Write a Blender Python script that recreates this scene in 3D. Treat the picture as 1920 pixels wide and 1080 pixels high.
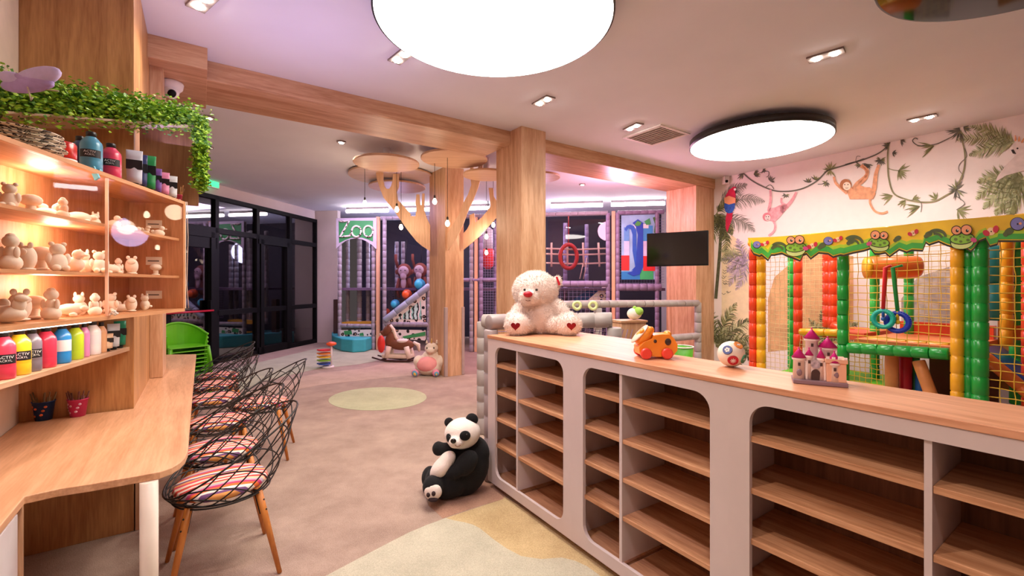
import bpy, math, random
from mathutils import Vector, Matrix, Euler, noise as mnoise
from mathutils.geometry import tessellate_polygon
random.seed(7)
PI = math.pi
for o in list(bpy.data.objects): bpy.data.objects.remove(o)
SC = bpy.context.scene
COL = SC.collection

# ------------------------------------------------------------------ camera, exposure, world
FPX, HZ, EYE = 850.0, 535.0, 1.5
cam_d = bpy.data.cameras.new('camera'); cam = bpy.data.objects.new('camera', cam_d); COL.objects.link(cam)
cam_d.sensor_width = 36.0; cam_d.lens = FPX / 1920 * 36; cam_d.shift_y = -5 / 1920
cam_d.clip_start = 0.05; cam_d.clip_end = 60
cam.location = (0, 0, EYE); cam.rotation_euler = (PI / 2, 0, 0)
SC.camera = cam
SC.view_settings.view_transform = 'Standard'; SC.view_settings.look = 'None'
SC.view_settings.exposure = 1.1; SC.view_settings.gamma = 1.0; SC.view_settings.use_curve_mapping = False
wd = bpy.data.worlds.new('night'); SC.world = wd; wd.use_nodes = True
wd.node_tree.nodes['Background'].inputs[0].default_value = (0.25, 0.2, 0.2, 1)
wd.node_tree.nodes['Background'].inputs[1].default_value = 0.12

def lin(c):
    return tuple((x / 12.92 if x <= .04045 else ((x + .055) / 1.055) ** 2.4) for x in c)
def hexc(h):
    h = h.lstrip('#'); return lin(tuple(int(h[i:i + 2], 16) / 255 for i in (0, 2, 4)))

def lamp(name, kind, loc, energy, color=(1, 1, 1), size=.1, rot=None, spot=None, sizey=None, blend=.6):
    d = bpy.data.lights.new(name, kind); d.energy = energy; d.color = color
    if kind == 'AREA':
        d.size = size
        if sizey: d.shape = 'RECTANGLE'; d.size_y = sizey
    else: d.shadow_soft_size = size
    if kind == 'SPOT': d.spot_size = spot or 1.5; d.spot_blend = blend
    o = bpy.data.objects.new(name, d); o.location = loc
    if rot: o.rotation_euler = rot
    COL.objects.link(o); return o

CEIL = 3.45
# coloured LED glow of the play area and of the left corner; added fill spots without fixtures
WARM = (1.0, .80, .62); PINK = (1.0, .55, .78); VIOL = (.52, .46, 1.0)
lamp('pink_led', 'AREA', (0.4, 8.9, 3.3), 36, PINK, 3.0, sizey=1.0)
lamp('pink_led_left', 'AREA', (-3.2, 9.6, 3.3), 34, (.85, .6, 1.0), 2.0, sizey=1.0)
lamp('violet_led', 'AREA', (-1.6, 3.3, 2.4), 4.5, VIOL, 1.2, rot=(PI, 0, 0))
lamp('pink_led_right', 'POINT', (1.9, 7.9, 2.9), 34, (1.0, .45, .65), .25)
lamp('play_glow', 'POINT', (0.6, 11.2, 2.6), 26, (.75, .6, 1.0), .3)
lamp('play_glow_left', 'POINT', (-3.0, 11.6, 2.4), 26, (.6, .6, 1.0), .3)

lamp('front_fill_spot', 'SPOT', (-.85, .95, 3.38), 52, (1, .82, .72), .05, spot=2.2, blend=.8, rot=(0, math.radians(-22), math.radians(25)))  # added front spots, no fixtures: brighten the counter fronts and floor
lamp('front_fill_spot', 'SPOT', (.25, .1, 3.38), 40, (1, .84, .76), .05, spot=2.2, blend=.8)
lamp('front_fill_spot', 'SPOT', (-1.2, -.6, 3.38), 34, (1, .84, .76), .05, spot=2.2, blend=.8)
lamp('hall_fill_spot', 'SPOT', (-1.2, 4.6, 3.38), 34, (1, .86, .76), .05, spot=2.4, blend=.8)  # added spot, no fixture: brightens the hall floor

lamp('violet_fill_spot', 'SPOT', (-1.0, 1.2, 3.35), 26, (.55, .45, 1.0), .05, spot=1.0, blend=.8, rot=(math.radians(22), math.radians(-12), 0))  # added violet spot, no fixture: tints the floor by the chairs
# ------------------------------------------------------------------ pixel -> world helpers
def onz(u, v, z):
    Y = FPX * (EYE - z) / (v - HZ); return Vector(((u - 960) / FPX * Y, Y, z))
def aty(u, v, Y):
    return Vector(((u - 960) / FPX * Y, Y, EYE + (HZ - v) / FPX * Y))
class Plane:
    def __init__(s, ox, oy, dx, dy, toward=None):
        l = math.hypot(dx, dy); s.o = Vector((ox, oy)); s.d = Vector((dx / l, dy / l))
        n = Vector((s.d.y, -s.d.x))
        if n.dot(s.o) > 0: n = -n          # towards the room / camera
        s.n = n; s.ang = math.atan2(s.d.y, s.d.x)
    def s_at(s, u, off=0):
        k = (u - 960) / FPX; p = s.o + s.n * off
        return (k * p.y - p.x) / (s.d.x - k * s.d.y)
    def px(s, u, v, off=0):
        t = s.s_at(u, off); q = s.o + s.n * off + s.d * t
        return Vector((q.x, q.y, EYE + (HZ - v) / FPX * q.y))
    def at(s, t, z, off=0):
        q = s.o + s.n * off + s.d * t; return Vector((q.x, q.y, z))

# ------------------------------------------------------------------ materials
MATS = {}
def _new(name):
    m = bpy.data.materials.new(name); m.use_nodes = True
    return m, m.node_tree.nodes, m.node_tree.links, m.node_tree.nodes['Principled BSDF']
def plain(name, col, rough=.6, metal=0, var=.06, scale=9, bump=0, bscale=60, coat=0, sheen=0, trans=0, spec=None, sss=0):
    if name in MATS: return MATS[name]
    m, N, L, P = _new(name); c = hexc(col) if isinstance(col, str) else col
    tc = N.new('ShaderNodeTexCoord'); nz = N.new('ShaderNodeTexNoise'); nz.inputs['Scale'].default_value = scale
    nz.inputs['Detail'].default_value = 3
    L.new(tc.outputs['Object'], nz.inputs['Vector'])
    rp = N.new('ShaderNodeValToRGB')
    rp.color_ramp.elements[0].position = .3; rp.color_ramp.elements[1].position = .7
    rp.color_ramp.elements[0].color = (*[x * (1 - var) for x in c], 1)
    rp.color_ramp.elements[1].color = (*[min(1, x * (1 + var)) for x in c], 1)
    L.new(nz.outputs['Fac'], rp.inputs[0]); L.new(rp.outputs[0], P.inputs['Base Color'])
    P.inputs['Roughness'].default_value = rough; P.inputs['Metallic'].default_value = metal
    if coat: P.inputs['Coat Weight'].default_value = coat; P.inputs['Coat Roughness'].default_value = .15
    if sheen: P.inputs['Sheen Weight'].default_value = sheen; P.inputs['Sheen Roughness'].default_value = .5
    if trans: P.inputs['Transmission Weight'].default_value = trans
    if spec is not None: P.inputs['Specular IOR Level'].default_value = spec
    if sss: P.inputs['Subsurface Weight'].default_value = sss; P.inputs['Subsurface Radius'].default_value = (.05, .02, .01)
    if bump:
        n2 = N.new('ShaderNodeTexNoise'); n2.inputs['Scale'].default_value = bscale; n2.inputs['Detail'].default_value = 4
        L.new(tc.outputs['Object'], n2.inputs['Vector'])
        b = N.new('ShaderNodeBump'); b.inputs['Strength'].default_value = bump; b.inputs['Distance'].default_value = .01
        L.new(n2.outputs['Fac'], b.inputs['Height']); L.new(b.outputs[0], P.inputs['Normal'])
    MATS[name] = m; return m
def wood(name, c1, c2, axis='z', rough=.42, scale=1.0, plank=0.0):
    """grain runs along the object's local axis"""
    if name in MATS: return MATS[name]
    m, N, L, P = _new(name)
    tc = N.new('ShaderNodeTexCoord'); mp = N.new('ShaderNodeMapping')
    s = {'x': (.7, 9, 9), 'y': (9, .7, 9), 'z': (9, 9, .7)}[axis]
    mp.inputs['Scale'].default_value = tuple(k * scale for k in s)
    L.new(tc.outputs['Object'], mp.inputs['Vector'])
    n1 = N.new('ShaderNodeTexNoise'); n1.inputs['Scale'].default_value = 1.6; n1.inputs['Detail'].default_value = 7
    n1.inputs['Distortion'].default_value = .9
    L.new(mp.outputs[0], n1.inputs['Vector'])
    m2 = N.new('ShaderNodeMapping'); m2.inputs['Scale'].default_value = tuple(k * scale * 6 for k in s)
    L.new(tc.outputs['Object'], m2.inputs['Vector'])
    n2 = N.new('ShaderNodeTexNoise'); n2.inputs['Scale'].default_value = 2.0; n2.inputs['Detail'].default_value = 5
    L.new(m2.outputs[0], n2.inputs['Vector'])
    mx = N.new('ShaderNodeMath'); mx.operation = 'MULTIPLY_ADD'; mx.inputs[1].default_value = .35
    L.new(n2.outputs['Fac'], mx.inputs[0])
    m3 = N.new('ShaderNodeMath'); m3.operation = 'MULTIPLY'; m3.inputs[1].default_value = .65
    L.new(n1.outputs['Fac'], m3.inputs[0]); L.new(m3.outputs[0], mx.inputs[2])
    rp = N.new('ShaderNodeValToRGB'); a, b = hexc(c1), hexc(c2)
    rp.color_ramp.elements[0].position = .36; rp.color_ramp.elements[1].position = .62
    rp.color_ramp.elements[0].color = (*b, 1); rp.color_ramp.elements[1].color = (*a, 1)
    L.new(mx.outputs[0], rp.inputs[0]); L.new(rp.outputs[0], P.inputs['Base Color'])
    P.inputs['Roughness'].default_value = rough
    bp = N.new('ShaderNodeBump'); bp.inputs['Strength'].default_value = .08; bp.inputs['Distance'].default_value = .004
    L.new(mx.outputs[0], bp.inputs['Height']); L.new(bp.outputs[0], P.inputs['Normal'])
    MATS[name] = m; return m
def glow(name, col, strength):
    if name in MATS: return MATS[name]
    m, N, L, P = _new(name); c = hexc(col) if isinstance(col, str) else col
    P.inputs['Base Color'].default_value = (*c, 1); P.inputs['Emission Color'].default_value = (*c, 1)
    P.inputs['Emission Strength'].default_value = strength
    MATS[name] = m; return m
def glass(name, tint=(1, 1, 1), refl=.12, rough=.02, graze=.45):
    if name in MATS: return MATS[name]
    m, N, L, P = _new(name); N.remove(P)
    out = N['Material Output']; t = N.new('ShaderNodeBsdfTransparent'); t.inputs[0].default_value = (*tint, 1)
    g = N.new('ShaderNodeBsdfGlossy'); g.inputs['Roughness'].default_value = rough
    f = N.new('ShaderNodeLayerWeight'); f.inputs[0].default_value = .5
    pw = N.new('ShaderNodeMath'); pw.operation = 'POWER'; pw.inputs[1].default_value = 4.0; L.new(f.outputs['Facing'], pw.inputs[0])
    ad = N.new('ShaderNodeMath'); ad.operation = 'MULTIPLY_ADD'; ad.inputs[1].default_value = graze; ad.inputs[2].default_value = refl; ad.use_clamp = True
    L.new(pw.outputs[0], ad.inputs[0]); mx = N.new('ShaderNodeMixShader')
    L.new(ad.outputs[0], mx.inputs[0]); L.new(t.outputs[0], mx.inputs[1]); L.new(g.outputs[0], mx.inputs[2])
    L.new(mx.outputs[0], out.inputs[0]); MATS[name] = m; return m
def carpet(name, c1, c2):
    if name in MATS: return MATS[name]
    m, N, L, P = _new(name); tc = N.new('ShaderNodeTexCoord')
    n1 = N.new('ShaderNodeTexNoise'); n1.inputs['Scale'].default_value = 3; n1.inputs['Detail'].default_value = 9; n1.inputs['Roughness'].default_value = .7
    n2 = N.new('ShaderNodeTexNoise'); n2.inputs['Scale'].default_value = 190; n2.inputs['Detail'].default_value = 2
    L.new(tc.outputs['Object'], n1.inputs['Vector']); L.new(tc.outputs['Object'], n2.inputs['Vector'])
    ad = N.new('ShaderNodeMath'); ad.operation = 'ADD'; L.new(n1.outputs['Fac'], ad.inputs[0]); L.new(n2.outputs['Fac'], ad.inputs[1])
    rp = N.new('ShaderNodeValToRGB'); rp.color_ramp.elements[0].position = .78 / 2 + .0; rp.color_ramp.elements[1].position = .62
    hv = N.new('ShaderNodeMath'); hv.operation = 'MULTIPLY'; hv.inputs[1].default_value = .5; L.new(ad.outputs[0], hv.inputs[0])
    rp.color_ramp.elements[0].color = (*hexc(c2), 1); rp.color_ramp.elements[1].color = (*hexc(c1), 1)
    L.new(hv.outputs[0], rp.inputs[0]); L.new(rp.outputs[0], P.inputs['Base Color'])
    P.inputs['Roughness'].default_value = .95; P.inputs['Specular IOR Level'].default_value = .1
    P.inputs['Sheen Weight'].default_value = .25
    b = N.new('ShaderNodeBump'); b.inputs['Strength'].default_value = .5; b.inputs['Distance'].default_value = .006
    L.new(n2.outputs['Fac'], b.inputs['Height']); L.new(b.outputs[0], P.inputs['Normal'])
    MATS[name] = m; return m
def stripes(name, cols, scale, axis='y', wob=2.0):
    m, N, L, P = _new(name); tc = N.new('ShaderNodeTexCoord')
    nz = N.new('ShaderNodeTexNoise'); nz.inputs['Scale'].default_value = wob
    L.new(tc.outputs['Object'], nz.inputs['Vector'])
    sx = N.new('ShaderNodeSeparateXYZ'); L.new(tc.outputs['Object'], sx.inputs[0])
    ma = N.new('ShaderNodeMath'); ma.operation = 'MULTIPLY_ADD'; ma.inputs[1].default_value = .12
    L.new(nz.outputs['Fac'], ma.inputs[0]); L.new(sx.outputs[{'x': 0, 'y': 1, 'z': 2}[axis]], ma.inputs[2])
    mu = N.new('ShaderNodeMath'); mu.operation = 'MULTIPLY'; mu.inputs[1].default_value = scale; L.new(ma.outputs[0], mu.inputs[0])
    fr = N.new('ShaderNodeMath'); fr.operation = 'FRACT'; L.new(mu.outputs[0], fr.inputs[0])
    rp = N.new('ShaderNodeValToRGB'); cr = rp.color_ramp; cr.interpolation = 'CONSTANT'
    n = len(cols)
    while len(cr.elements) < n: cr.elements.new(.5)
    for i, c in enumerate(cols): cr.elements[i].position = i / n; cr.elements[i].color = (*hexc(c), 1)
    L.new(fr.outputs[0], rp.inputs[0]); L.new(rp.outputs[0], P.inputs['Base Color'])
    P.inputs['Roughness'].default_value = .85; MATS[name] = m; return m
def spots(name, base, dark, mid, scale=14):
    m, N, L, P = _new(name); tc = N.new('ShaderNodeTexCoord')
    vo = N.new('ShaderNodeTexVoronoi'); vo.inputs['Scale'].default_value = scale; vo.inputs['Randomness'].default_value = .85
    nz = N.new('ShaderNodeTexNoise'); nz.inputs['Scale'].default_value = scale * .8
    ad = N.new('ShaderNodeVectorMath'); ad.operation = 'MULTIPLY_ADD'; ad.inputs[1].default_value = (.06,) * 3
    L.new(tc.outputs['Object'], nz.inputs['Vector']); L.new(nz.outputs['Color'], ad.inputs[0]); L.new(tc.outputs['Object'], ad.inputs[2])
    L.new(ad.outputs[0], vo.inputs['Vector'])
    rp = N.new('ShaderNodeValToRGB'); cr = rp.color_ramp; cr.interpolation = 'CONSTANT'
    cr.elements.new(.5)
    cr.elements[0].position = 0; cr.elements[0].color = (*hexc(mid), 1)
    cr.elements[1].position = .22; cr.elements[1].color = (*hexc(dark), 1)
    cr.elements[2].position = .42; cr.elements[2].color = (*hexc(base), 1)
    L.new(vo.outputs['Distance'], rp.inputs[0]); L.new(rp.outputs[0], P.inputs['Base Color'])
    P.inputs['Roughness'].default_value = .5; MATS[name] = m; return m

# ------------------------------------------------------------------ mesh builder
def basis(d):
    d = Vector(d).normalized(); a = Vector((0, 0, 1)) if abs(d.z) < .95 else Vector((1, 0, 0))
    x = d.cross(a).normalized(); y = d.cross(x).normalized(); return x, y, d
class MB:
    def __init__(s): s.v = []; s.f = []; s.m = []; s.sm = []
    def _add(s, vs, fs, m=0, smooth=False):
        b = len(s.v); s.v += [Vector(p) for p in vs]
        for f in fs: s.f.append([i + b for i in f]); s.m.append(m); s.sm.append(smooth)
        return s
    def box(s, x0, x1, y0, y1, z0, z1, m=0):
        v = [(x, y, z) for z in (z0, z1) for y in (y0, y1) for x in (x0, x1)]
        return s._add(v, [(0, 2, 3, 1), (4, 5, 7, 6), (0, 1, 5, 4), (2, 6, 7, 3), (0, 4, 6, 2), (1, 3, 7, 5)], m)
    def obox(s, c, ax, ay, az, m=0):
        c = Vector(c); v = [c + ax * i + ay * j + az * k for k in (-1, 1) for j in (-1, 1) for i in (-1, 1)]
        return s._add(v, [(0, 2, 3, 1), (4, 5, 7, 6), (0, 1, 5, 4), (2, 6, 7, 3), (0, 4, 6, 2), (1, 3, 7, 5)], m)
    def bar(s, p, q, w, h, m=0, up=(0, 0, 1)):
        p, q = Vector(p), Vector(q); d = q - p; x = d.normalized(); u = Vector(up)
        y = x.cross(u).normalized() if abs(x.dot(u)) < .98 else Vector((1, 0, 0)); z = x.cross(y).normalized()
        return s.obox((p + q) / 2, d / 2, y * (w / 2), z * (h / 2), m)
    def tube(s, pts, r, n=8, m=0, closed=False, cap=True, smooth=True):
        pts = [Vector(p) for p in pts]; N = len(pts); vs = []; fs = []; px = None
        for i, p in enumerate(pts):
            if closed: d = pts[(i + 1) % N] - pts[i - 1]
            else: d = pts[min(i + 1, N - 1)] - pts[max(i - 1, 0)]
            if d.length < 1e-9: d = Vector((0, 0, 1))
            d.normalize()
            if px is None: x, y, _ = basis(d)
            else:
                x = px - d * px.dot(d)
                if x.length < 1e-6: x, y, _ = basis(d)
                x.normalize(); y = d.cross(x)
            px = x; rr = r[i] if isinstance(r, (list, tuple)) else r
            for k in range(n):
                a = 2 * PI * k / n; vs.append(p + x * (math.cos(a) * rr) + y * (math.sin(a) * rr))
        for i in range(N if closed else N - 1):
            j = (i + 1) % N
            for k in range(n): fs.append((i * n + k, i * n + (k + 1) % n, j * n + (k + 1) % n, j * n + k))
        if cap and not closed: fs.append(tuple(range(n))[::-1]); fs.append(tuple((N - 1) * n + k for k in range(n)))
        return s._add(vs, fs, m, smooth)
    def cyl(s, p, q, r, r2=None, n=16, m=0, smooth=True):
        return s.tube([p, q], [r, r if r2 is None else r2], n, m, smooth=smooth)
    def lathe(s, prof, c=(0, 0, 0), n=20, m=0, axis=(0, 0, 1), smooth=True):
        x, y, d = basis(axis); c = Vector(c); vs = []; fs = []
        if tuple(axis) == (0, 0, 1): x, y, d = Vector((1, 0, 0)), Vector((0, 1, 0)), Vector((0, 0, 1))
        for r, z in prof:
            for k in range(n):
                a = 2 * PI * k / n; vs.append(c + d * z + x * (math.cos(a) * r) + y * (math.sin(a) * r))
        for i in range(len(prof) - 1):
            for k in range(n): fs.append((i * n + k, i * n + (k + 1) % n, (i + 1) * n + (k + 1) % n, (i + 1) * n + k))
        s._add(vs, fs, m, smooth); b = len(s.v) - len(vs)
        for cf in (tuple(range(n))[::-1], tuple((len(prof) - 1) * n + k for k in range(n))): s.f.append([i + b for i in cf]); s.m.append(m); s.sm.append(False)
        return s
    def ell(s, c, r, rot=None, nu=16, nv=10, m=0):
        c = Vector(c); r = (r, r, r) if isinstance(r, (int, float)) else r
        R = rot.to_matrix() if isinstance(rot, Euler) else (rot or Matrix.Identity(3)); vs = [c + R @ Vector((0, 0, -r[2]))]; fs = []
        for j in range(1, nv):
            t = -PI / 2 + PI * j / nv
            for i in range(nu):
                a = 2 * PI * i / nu
                vs.append(c + R @ Vector((r[0] * math.cos(t) * math.cos(a), r[1] * math.cos(t) * math.sin(a), r[2] * math.sin(t))))
        vs.append(c + R @ Vector((0, 0, r[2]))); T = len(vs) - 1
        for i in range(nu): fs.append((0, 1 + (i + 1) % nu, 1 + i)); fs.append((T, T - nu + i, T - nu + (i + 1) % nu))
        for j in range(nv - 2):
            for i in range(nu):
                a = 1 + j * nu + i; b = 1 + j * nu + (i + 1) % nu; fs.append((a, b, b + nu, a + nu))
        return s._add(vs, fs, m, True)
    def torus(s, c, R, r, axis=(0, 0, 1), n=24, k=8, m=0):
        x, y, d = basis(axis); c = Vector(c)
        return s.tube([c + x * (R * math.cos(2 * PI * i / n)) + y * (R * math.sin(2 * PI * i / n)) for i in range(n)], r, k, m, closed=True)
    def slab(s, loops, fn, off, m=0, flat=False):
        """loops of 2D points (outline first, then holes) -> plate; fn maps 2D to 3D, off = thickness vector"""
        off = Vector(off); L3 = [[Vector((p[0], p[1], 0)) for p in lp] for lp in loops]
        tri = tessellate_polygon(L3); flatp = [p for lp in loops for p in lp]; n = len(flatp)
        vs = [Vector(fn(*p)) for p in flatp]
        if flat: return s._add(vs, [tuple(t) for t in tri], m)
        vs += [q + off for q in vs]
        fs = [tuple(t) for t in tri] + [tuple(i + n for i in reversed(t)) for t in tri]; b = 0
        for lp in loops:
            k = len(lp)
            for i in range(k): fs.append((b + i, b + (i + 1) % k, b + (i + 1) % k + n, b + i + n))
            b += k
        return s._add(vs, fs, m)
    def prism(s, poly, z0, z1, m=0):
        return s.slab([poly], lambda x, y: (x, y, z0), (0, 0, z1 - z0), m)
    def build(s, name, mats, parent=None, loc=(0, 0, 0), rot=0.0, W=False, bevel=0, fix=True, seg=2):
        o = None; me = bpy.data.meshes.new(name)
        M = Matrix.Translation(Vector(loc)) @ Matrix.Rotation(rot, 4, 'Z')
        vs = s.v
        if W:
            T = M.copy(); p = parent
            while p is not None: T = p.matrix_basis @ T; p = p.parent
            Ti = T.inverted(); vs = [Ti @ v for v in s.v]
        me.from_pydata([tuple(v) for v in vs], [], s.f)
        me.polygons.foreach_set('material_index', s.m); me.polygons.foreach_set('use_smooth', s.sm)
        if not isinstance(mats, (list, tuple)): mats = [mats]
        for mt in mats: me.materials.append(mt)
        me.update()
        if fix:
            import bmesh
            bm = bmesh.new(); bm.from_mesh(me); bmesh.ops.recalc_face_normals(bm, faces=bm.faces); bm.to_mesh(me); bm.free()
        o = bpy.data.objects.new(name, me); COL.objects.link(o); o.matrix_basis = M
        if parent is not None: o.parent = parent
        if bevel:
            b = o.modifiers.new('b', 'BEVEL'); b.width = bevel; b.segments = seg; b.limit_method = 'ANGLE'; b.angle_limit = .7
        return o
def tag(o, label=None, cat=None, group=None, kind=None):
    if label: o['label'] = label
    if cat: o['category'] = cat
    if group: o['group'] = group
    if kind: o['kind'] = kind
    return o
def thing(name, label, cat, loc=(0, 0, 0), rot=0.0, group=None):
    o = bpy.data.objects.new(name, None); COL.objects.link(o); o.empty_display_size = .1
    o.matrix_basis = Matrix.Translation(Vector(loc)) @ Matrix.Rotation(rot, 4, 'Z')
    return tag(o, label, cat, group)
def kids(o): return [c for c in COL.objects if c.parent == o]
def dup(root, loc=None, rot=None, label=None, group=None, scale=None):
    r = root.copy(); COL.objects.link(r)
    if loc is not None:
        sc = r.scale.copy(); r.location = loc
        if rot is not None: r.rotation_euler = (0, 0, rot)
    if scale: r.scale = (scale,) * 3 if isinstance(scale, (int, float)) else scale
    if label: r['label'] = label
    if group: r['group'] = group
    for c in list(root.children):
        k = c.copy(); COL.objects.link(k); k.parent = r
        for g in list(c.children):
            h = g.copy(); COL.objects.link(h); h.parent = k
    return r
def padtube(mb, p, q, r, pitch=.14, n=12, m=0):
    p, q = Vector(p), Vector(q); L = (q - p).length; k = max(1, round(L / pitch)); pts = []; rs = []
    for i in range(k):
        for t, f in ((0, .86), (.06, 1), (.94, 1), (1, .86)):
            pts.append(p.lerp(q, (i + t) / k)); rs.append(r * f)
    return mb.tube(pts, rs, n, m)
def text_mesh(name, txt, size, mat, M, parent=None, extrude=.001):
    c = bpy.data.curves.new(name, 'FONT'); c.body = txt; c.size = size; c.extrude = extrude; c.align_x = 'CENTER'; c.align_y = 'CENTER'
    c.resolution_u = 2
    t = bpy.data.objects.new(name, c); COL.objects.link(t)
    bpy.context.view_layer.update()
    me = bpy.data.meshes.new_from_object(t.evaluated_get(bpy.context.evaluated_depsgraph_get()))
    bpy.data.objects.remove(t); bpy.data.curves.remove(c)
    me.materials.clear(); me.materials.append(mat)
    o = bpy.data.objects.new(name, me); COL.objects.link(o); o.matrix_basis = M
    if parent is not None: o.parent = parent
    return o
def facing(loc, n2, tilt=0):
    """matrix: local x to the right as seen by a viewer looking against n2, local y up, local z towards viewer"""
    z = Vector((n2[0], n2[1], 0)).normalized(); y = Vector((0, 0, 1)); x = y.cross(z)
    return Matrix.Translation(loc) @ Matrix((x, y, z)).transposed().to_4x4()

AD = Vector((.541, -.841)); BD = Vector((.823, .568))   # room axes: A towards the camera-right, B away to the right
angA = math.atan2(-.848, .53); angB = math.atan2(.568, .823)
OAK, OAK2 = '#D6A67C', '#A8744C'
oak_z = wood('oak_upright', '#DBB08C', '#B6845C', 'z'); oak_x = wood('oak_along', '#D8AC86', '#B48058', 'x')
oak_y = wood('oak_across', '#DDB896', '#C09672', 'y')
oak_shaded = wood('oak_shaded', '#CC965F', '#A06A3C', 'z')  # same oak; the tower's different lighting is put into this deeper colour
white_p = plain('white_paint', '#EDE6E2', .6); black_m = plain('black_metal', '#0C0C0D', .55, spec=.2)
# ------------------------------------------------------------------ the room shell
wallp = plain('wall_paint', '#E6D6CF', .8, var=.03, scale=3)
ceilm = plain('ceiling_paint', '#E6E6EC', .85, var=.02, scale=2)
S = MB(); S.box(-8, 9, -3, 16, -.1, 0); fl = tag(S.build('floor', carpet('carpet_mauve', '#B59D8C', '#8C7466')), 'mauve brown short pile carpet floor with coloured inlays', 'floor', kind='structure')
def inlay(pts, mt, z, name='carpet_inlay'):
    m = MB(); m.slab([[(p.x, p.y) for p in pts]], lambda x, y: (x, y, .0005), (0, 0, z)); return m.build(name, mt, fl)
F = lambda u, v: onz(u, v, 0)
grey_c = carpet('carpet_grey', '#C6C0A9', '#A9A48F'); yel_c = carpet('carpet_sand', '#CDB586', '#A98F64')
tan_c = carpet('floor_tan_wedge', '#B98F77', '#946B55'); grn_c = carpet('carpet_green', '#C3C79F', '#A5A982')
pal_c = carpet('carpet_pale', '#C9AE98', '#A78C78'); brn_c = carpet('carpet_brown', '#98796A', '#7A5C50')
wave = [(835.7, 972), (850, 976), (871, 980), (886, 984), (899.5, 991), (912, 1001), (925.5, 1012), (950, 1029), (977.6, 1043.5), (1015, 1049), (1053, 1046), (1078, 1052), (1100, 1062), (1125, 1080), (1180, 1150)]
line = [(610, 1081), (678, 1045), (724, 1021), (766.7, 999), (800, 985)]
near = [Vector((-1.0, .6, 0))] + [F(*p) for p in [(500, 1150)] + line + wave] + [Vector((1.0, .6, 0))]
inlay(near, grey_c, .002)
inlay([F(*p) for p in wave] + [Vector((.95, 1.45, 0)), F(1180, 1080), F(1071, 1012), F(945, 930), F(945, 935.5), F(880, 957)], yel_c, .0015)
inlay([F(803, 947), F(830, 972), F(880, 955), F(945, 935.5), F(960, 925), F(915, 900), F(905, 860), F(860, 880), F(815, 915)], tan_c, .001)  # tan wedge at the counter end, a little darker than the main floor
c0 = onz(708, 746.5, 0); n = 48; e = []
for i in range(n):
    a = 2 * PI * i / n; q = onz(708 + 92 * math.cos(a), 748 + 21.5 * math.sin(a) - 3 * math.cos(a), 0); e.append(q)
inlay(e, grn_c, .002)
inlay([F(u, v) for u, v in [(380, 760), (500, 713), (600, 690.7), (640, 687), (674, 683), (700, 678), (722, 670), (722, 663), (704, 657), (650, 651), (600, 652), (380, 705)]], carpet('carpet_sage', '#BDBFA0', '#9C9E82'), .002)
inlay([F(u, v) for u, v in [(380, 790), (500, 742), (600, 722), (680, 713), (763, 704.6), (830, 701), (800, 690), (760, 681), (722, 681), (674, 692), (600, 699), (500, 722), (380, 770)]], pal_c, .0012)
inlay([F(u, v) for u, v in [(868, 702), (915, 700), (915, 655), (870, 655)]], brn_c, .001)
S = MB(); S.box(-8, 9, -3, 16, CEIL, CEIL + .12); tag(S.build('ceiling', ceilm), 'smooth pinkish white plaster ceiling', 'ceiling', kind='structure')
# far glazed partition and walls
WP = Plane(-5.16, 11.88, -.17, -1)
MP = Plane(3.71, 8.36, .55, -.835)          # mural wall
BK = Plane(-3.37, 10.6, .989, -.147)        # front of the back play frame
def wallslab(name, pl, t0, t1, z0, z1, th, mt, label, off=0):
    m = MB(); a, b = pl.at(t0, z0, off), pl.at(t1, z0, off); nn = Vector((-pl.n.x * th, -pl.n.y * th, 0))
    m._add([a, b, b + nn, a + nn] + [p + Vector((0, 0, z1 - z0)) for p in (a, b, b + nn, a + nn)],
           [(0, 1, 2, 3), (4, 5, 6, 7), (0, 1, 5, 4), (1, 2, 6, 5), (2, 3, 7, 6), (3, 0, 4, 7)])
    return tag(m.build(name, mt, loc=(pl.o.x, pl.o.y, 0), rot=pl.ang, W=True), label, 'wall', kind='structure')
wallslab('wall_window', WP, 0, 9, 3.22, CEIL, .2, wallp, 'pale wall strip above the black glazed partition')
wallslab('wall_left', WP, 4.7, 14, 0, 3.22, .2, wallp, 'pale wall beyond the glazed partition, hidden by the workbench side')
# pier right of the glazing and the far wall behind the frame
far = Plane(-5.16, 11.9, .989, -.147)
wallslab('wall_pier', far, -.1, .62, 0, CEIL, .15, wallp, 'pinkish painted pier between glazing and play area entrance')
dark = plain('dark_backdrop', '#2A2532', .7)
wallslab('wall_back', far, .3, 12, 0, CEIL, .1, dark, 'dark wall at the back of the indoor play area', off=-1.9)
mur = wallslab('wall_right', MP, 0, 11, 0, CEIL, .15, plain('mural_wall', '#EFE3E0', .8, var=.02), 'white wall painted with vines, palms, monkeys and birds')
wallslab('wall_right_far', Plane(3.95, 8.7, .04, 1.0), 0, 4.2, 0, CEIL, .15, wallp, 'wall beyond the oak pillar on the right')
S = MB(); S.box(-8, 9, -3.1, -3, 0, CEIL); tag(S.build('wall_rear', wallp), 'plain wall behind the camera', 'wall', kind='structure')
S = MB(); S.box(-8.1, -8, -3, 16, 0, CEIL); tag(S.build('night_backdrop_left', plain('night_backdrop', '#17151A', .9)), 'added dark backdrop for the night beyond the glass', 'wall', kind='structure')  # backdrop added behind the glazing, night darkness put into its colour
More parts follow.
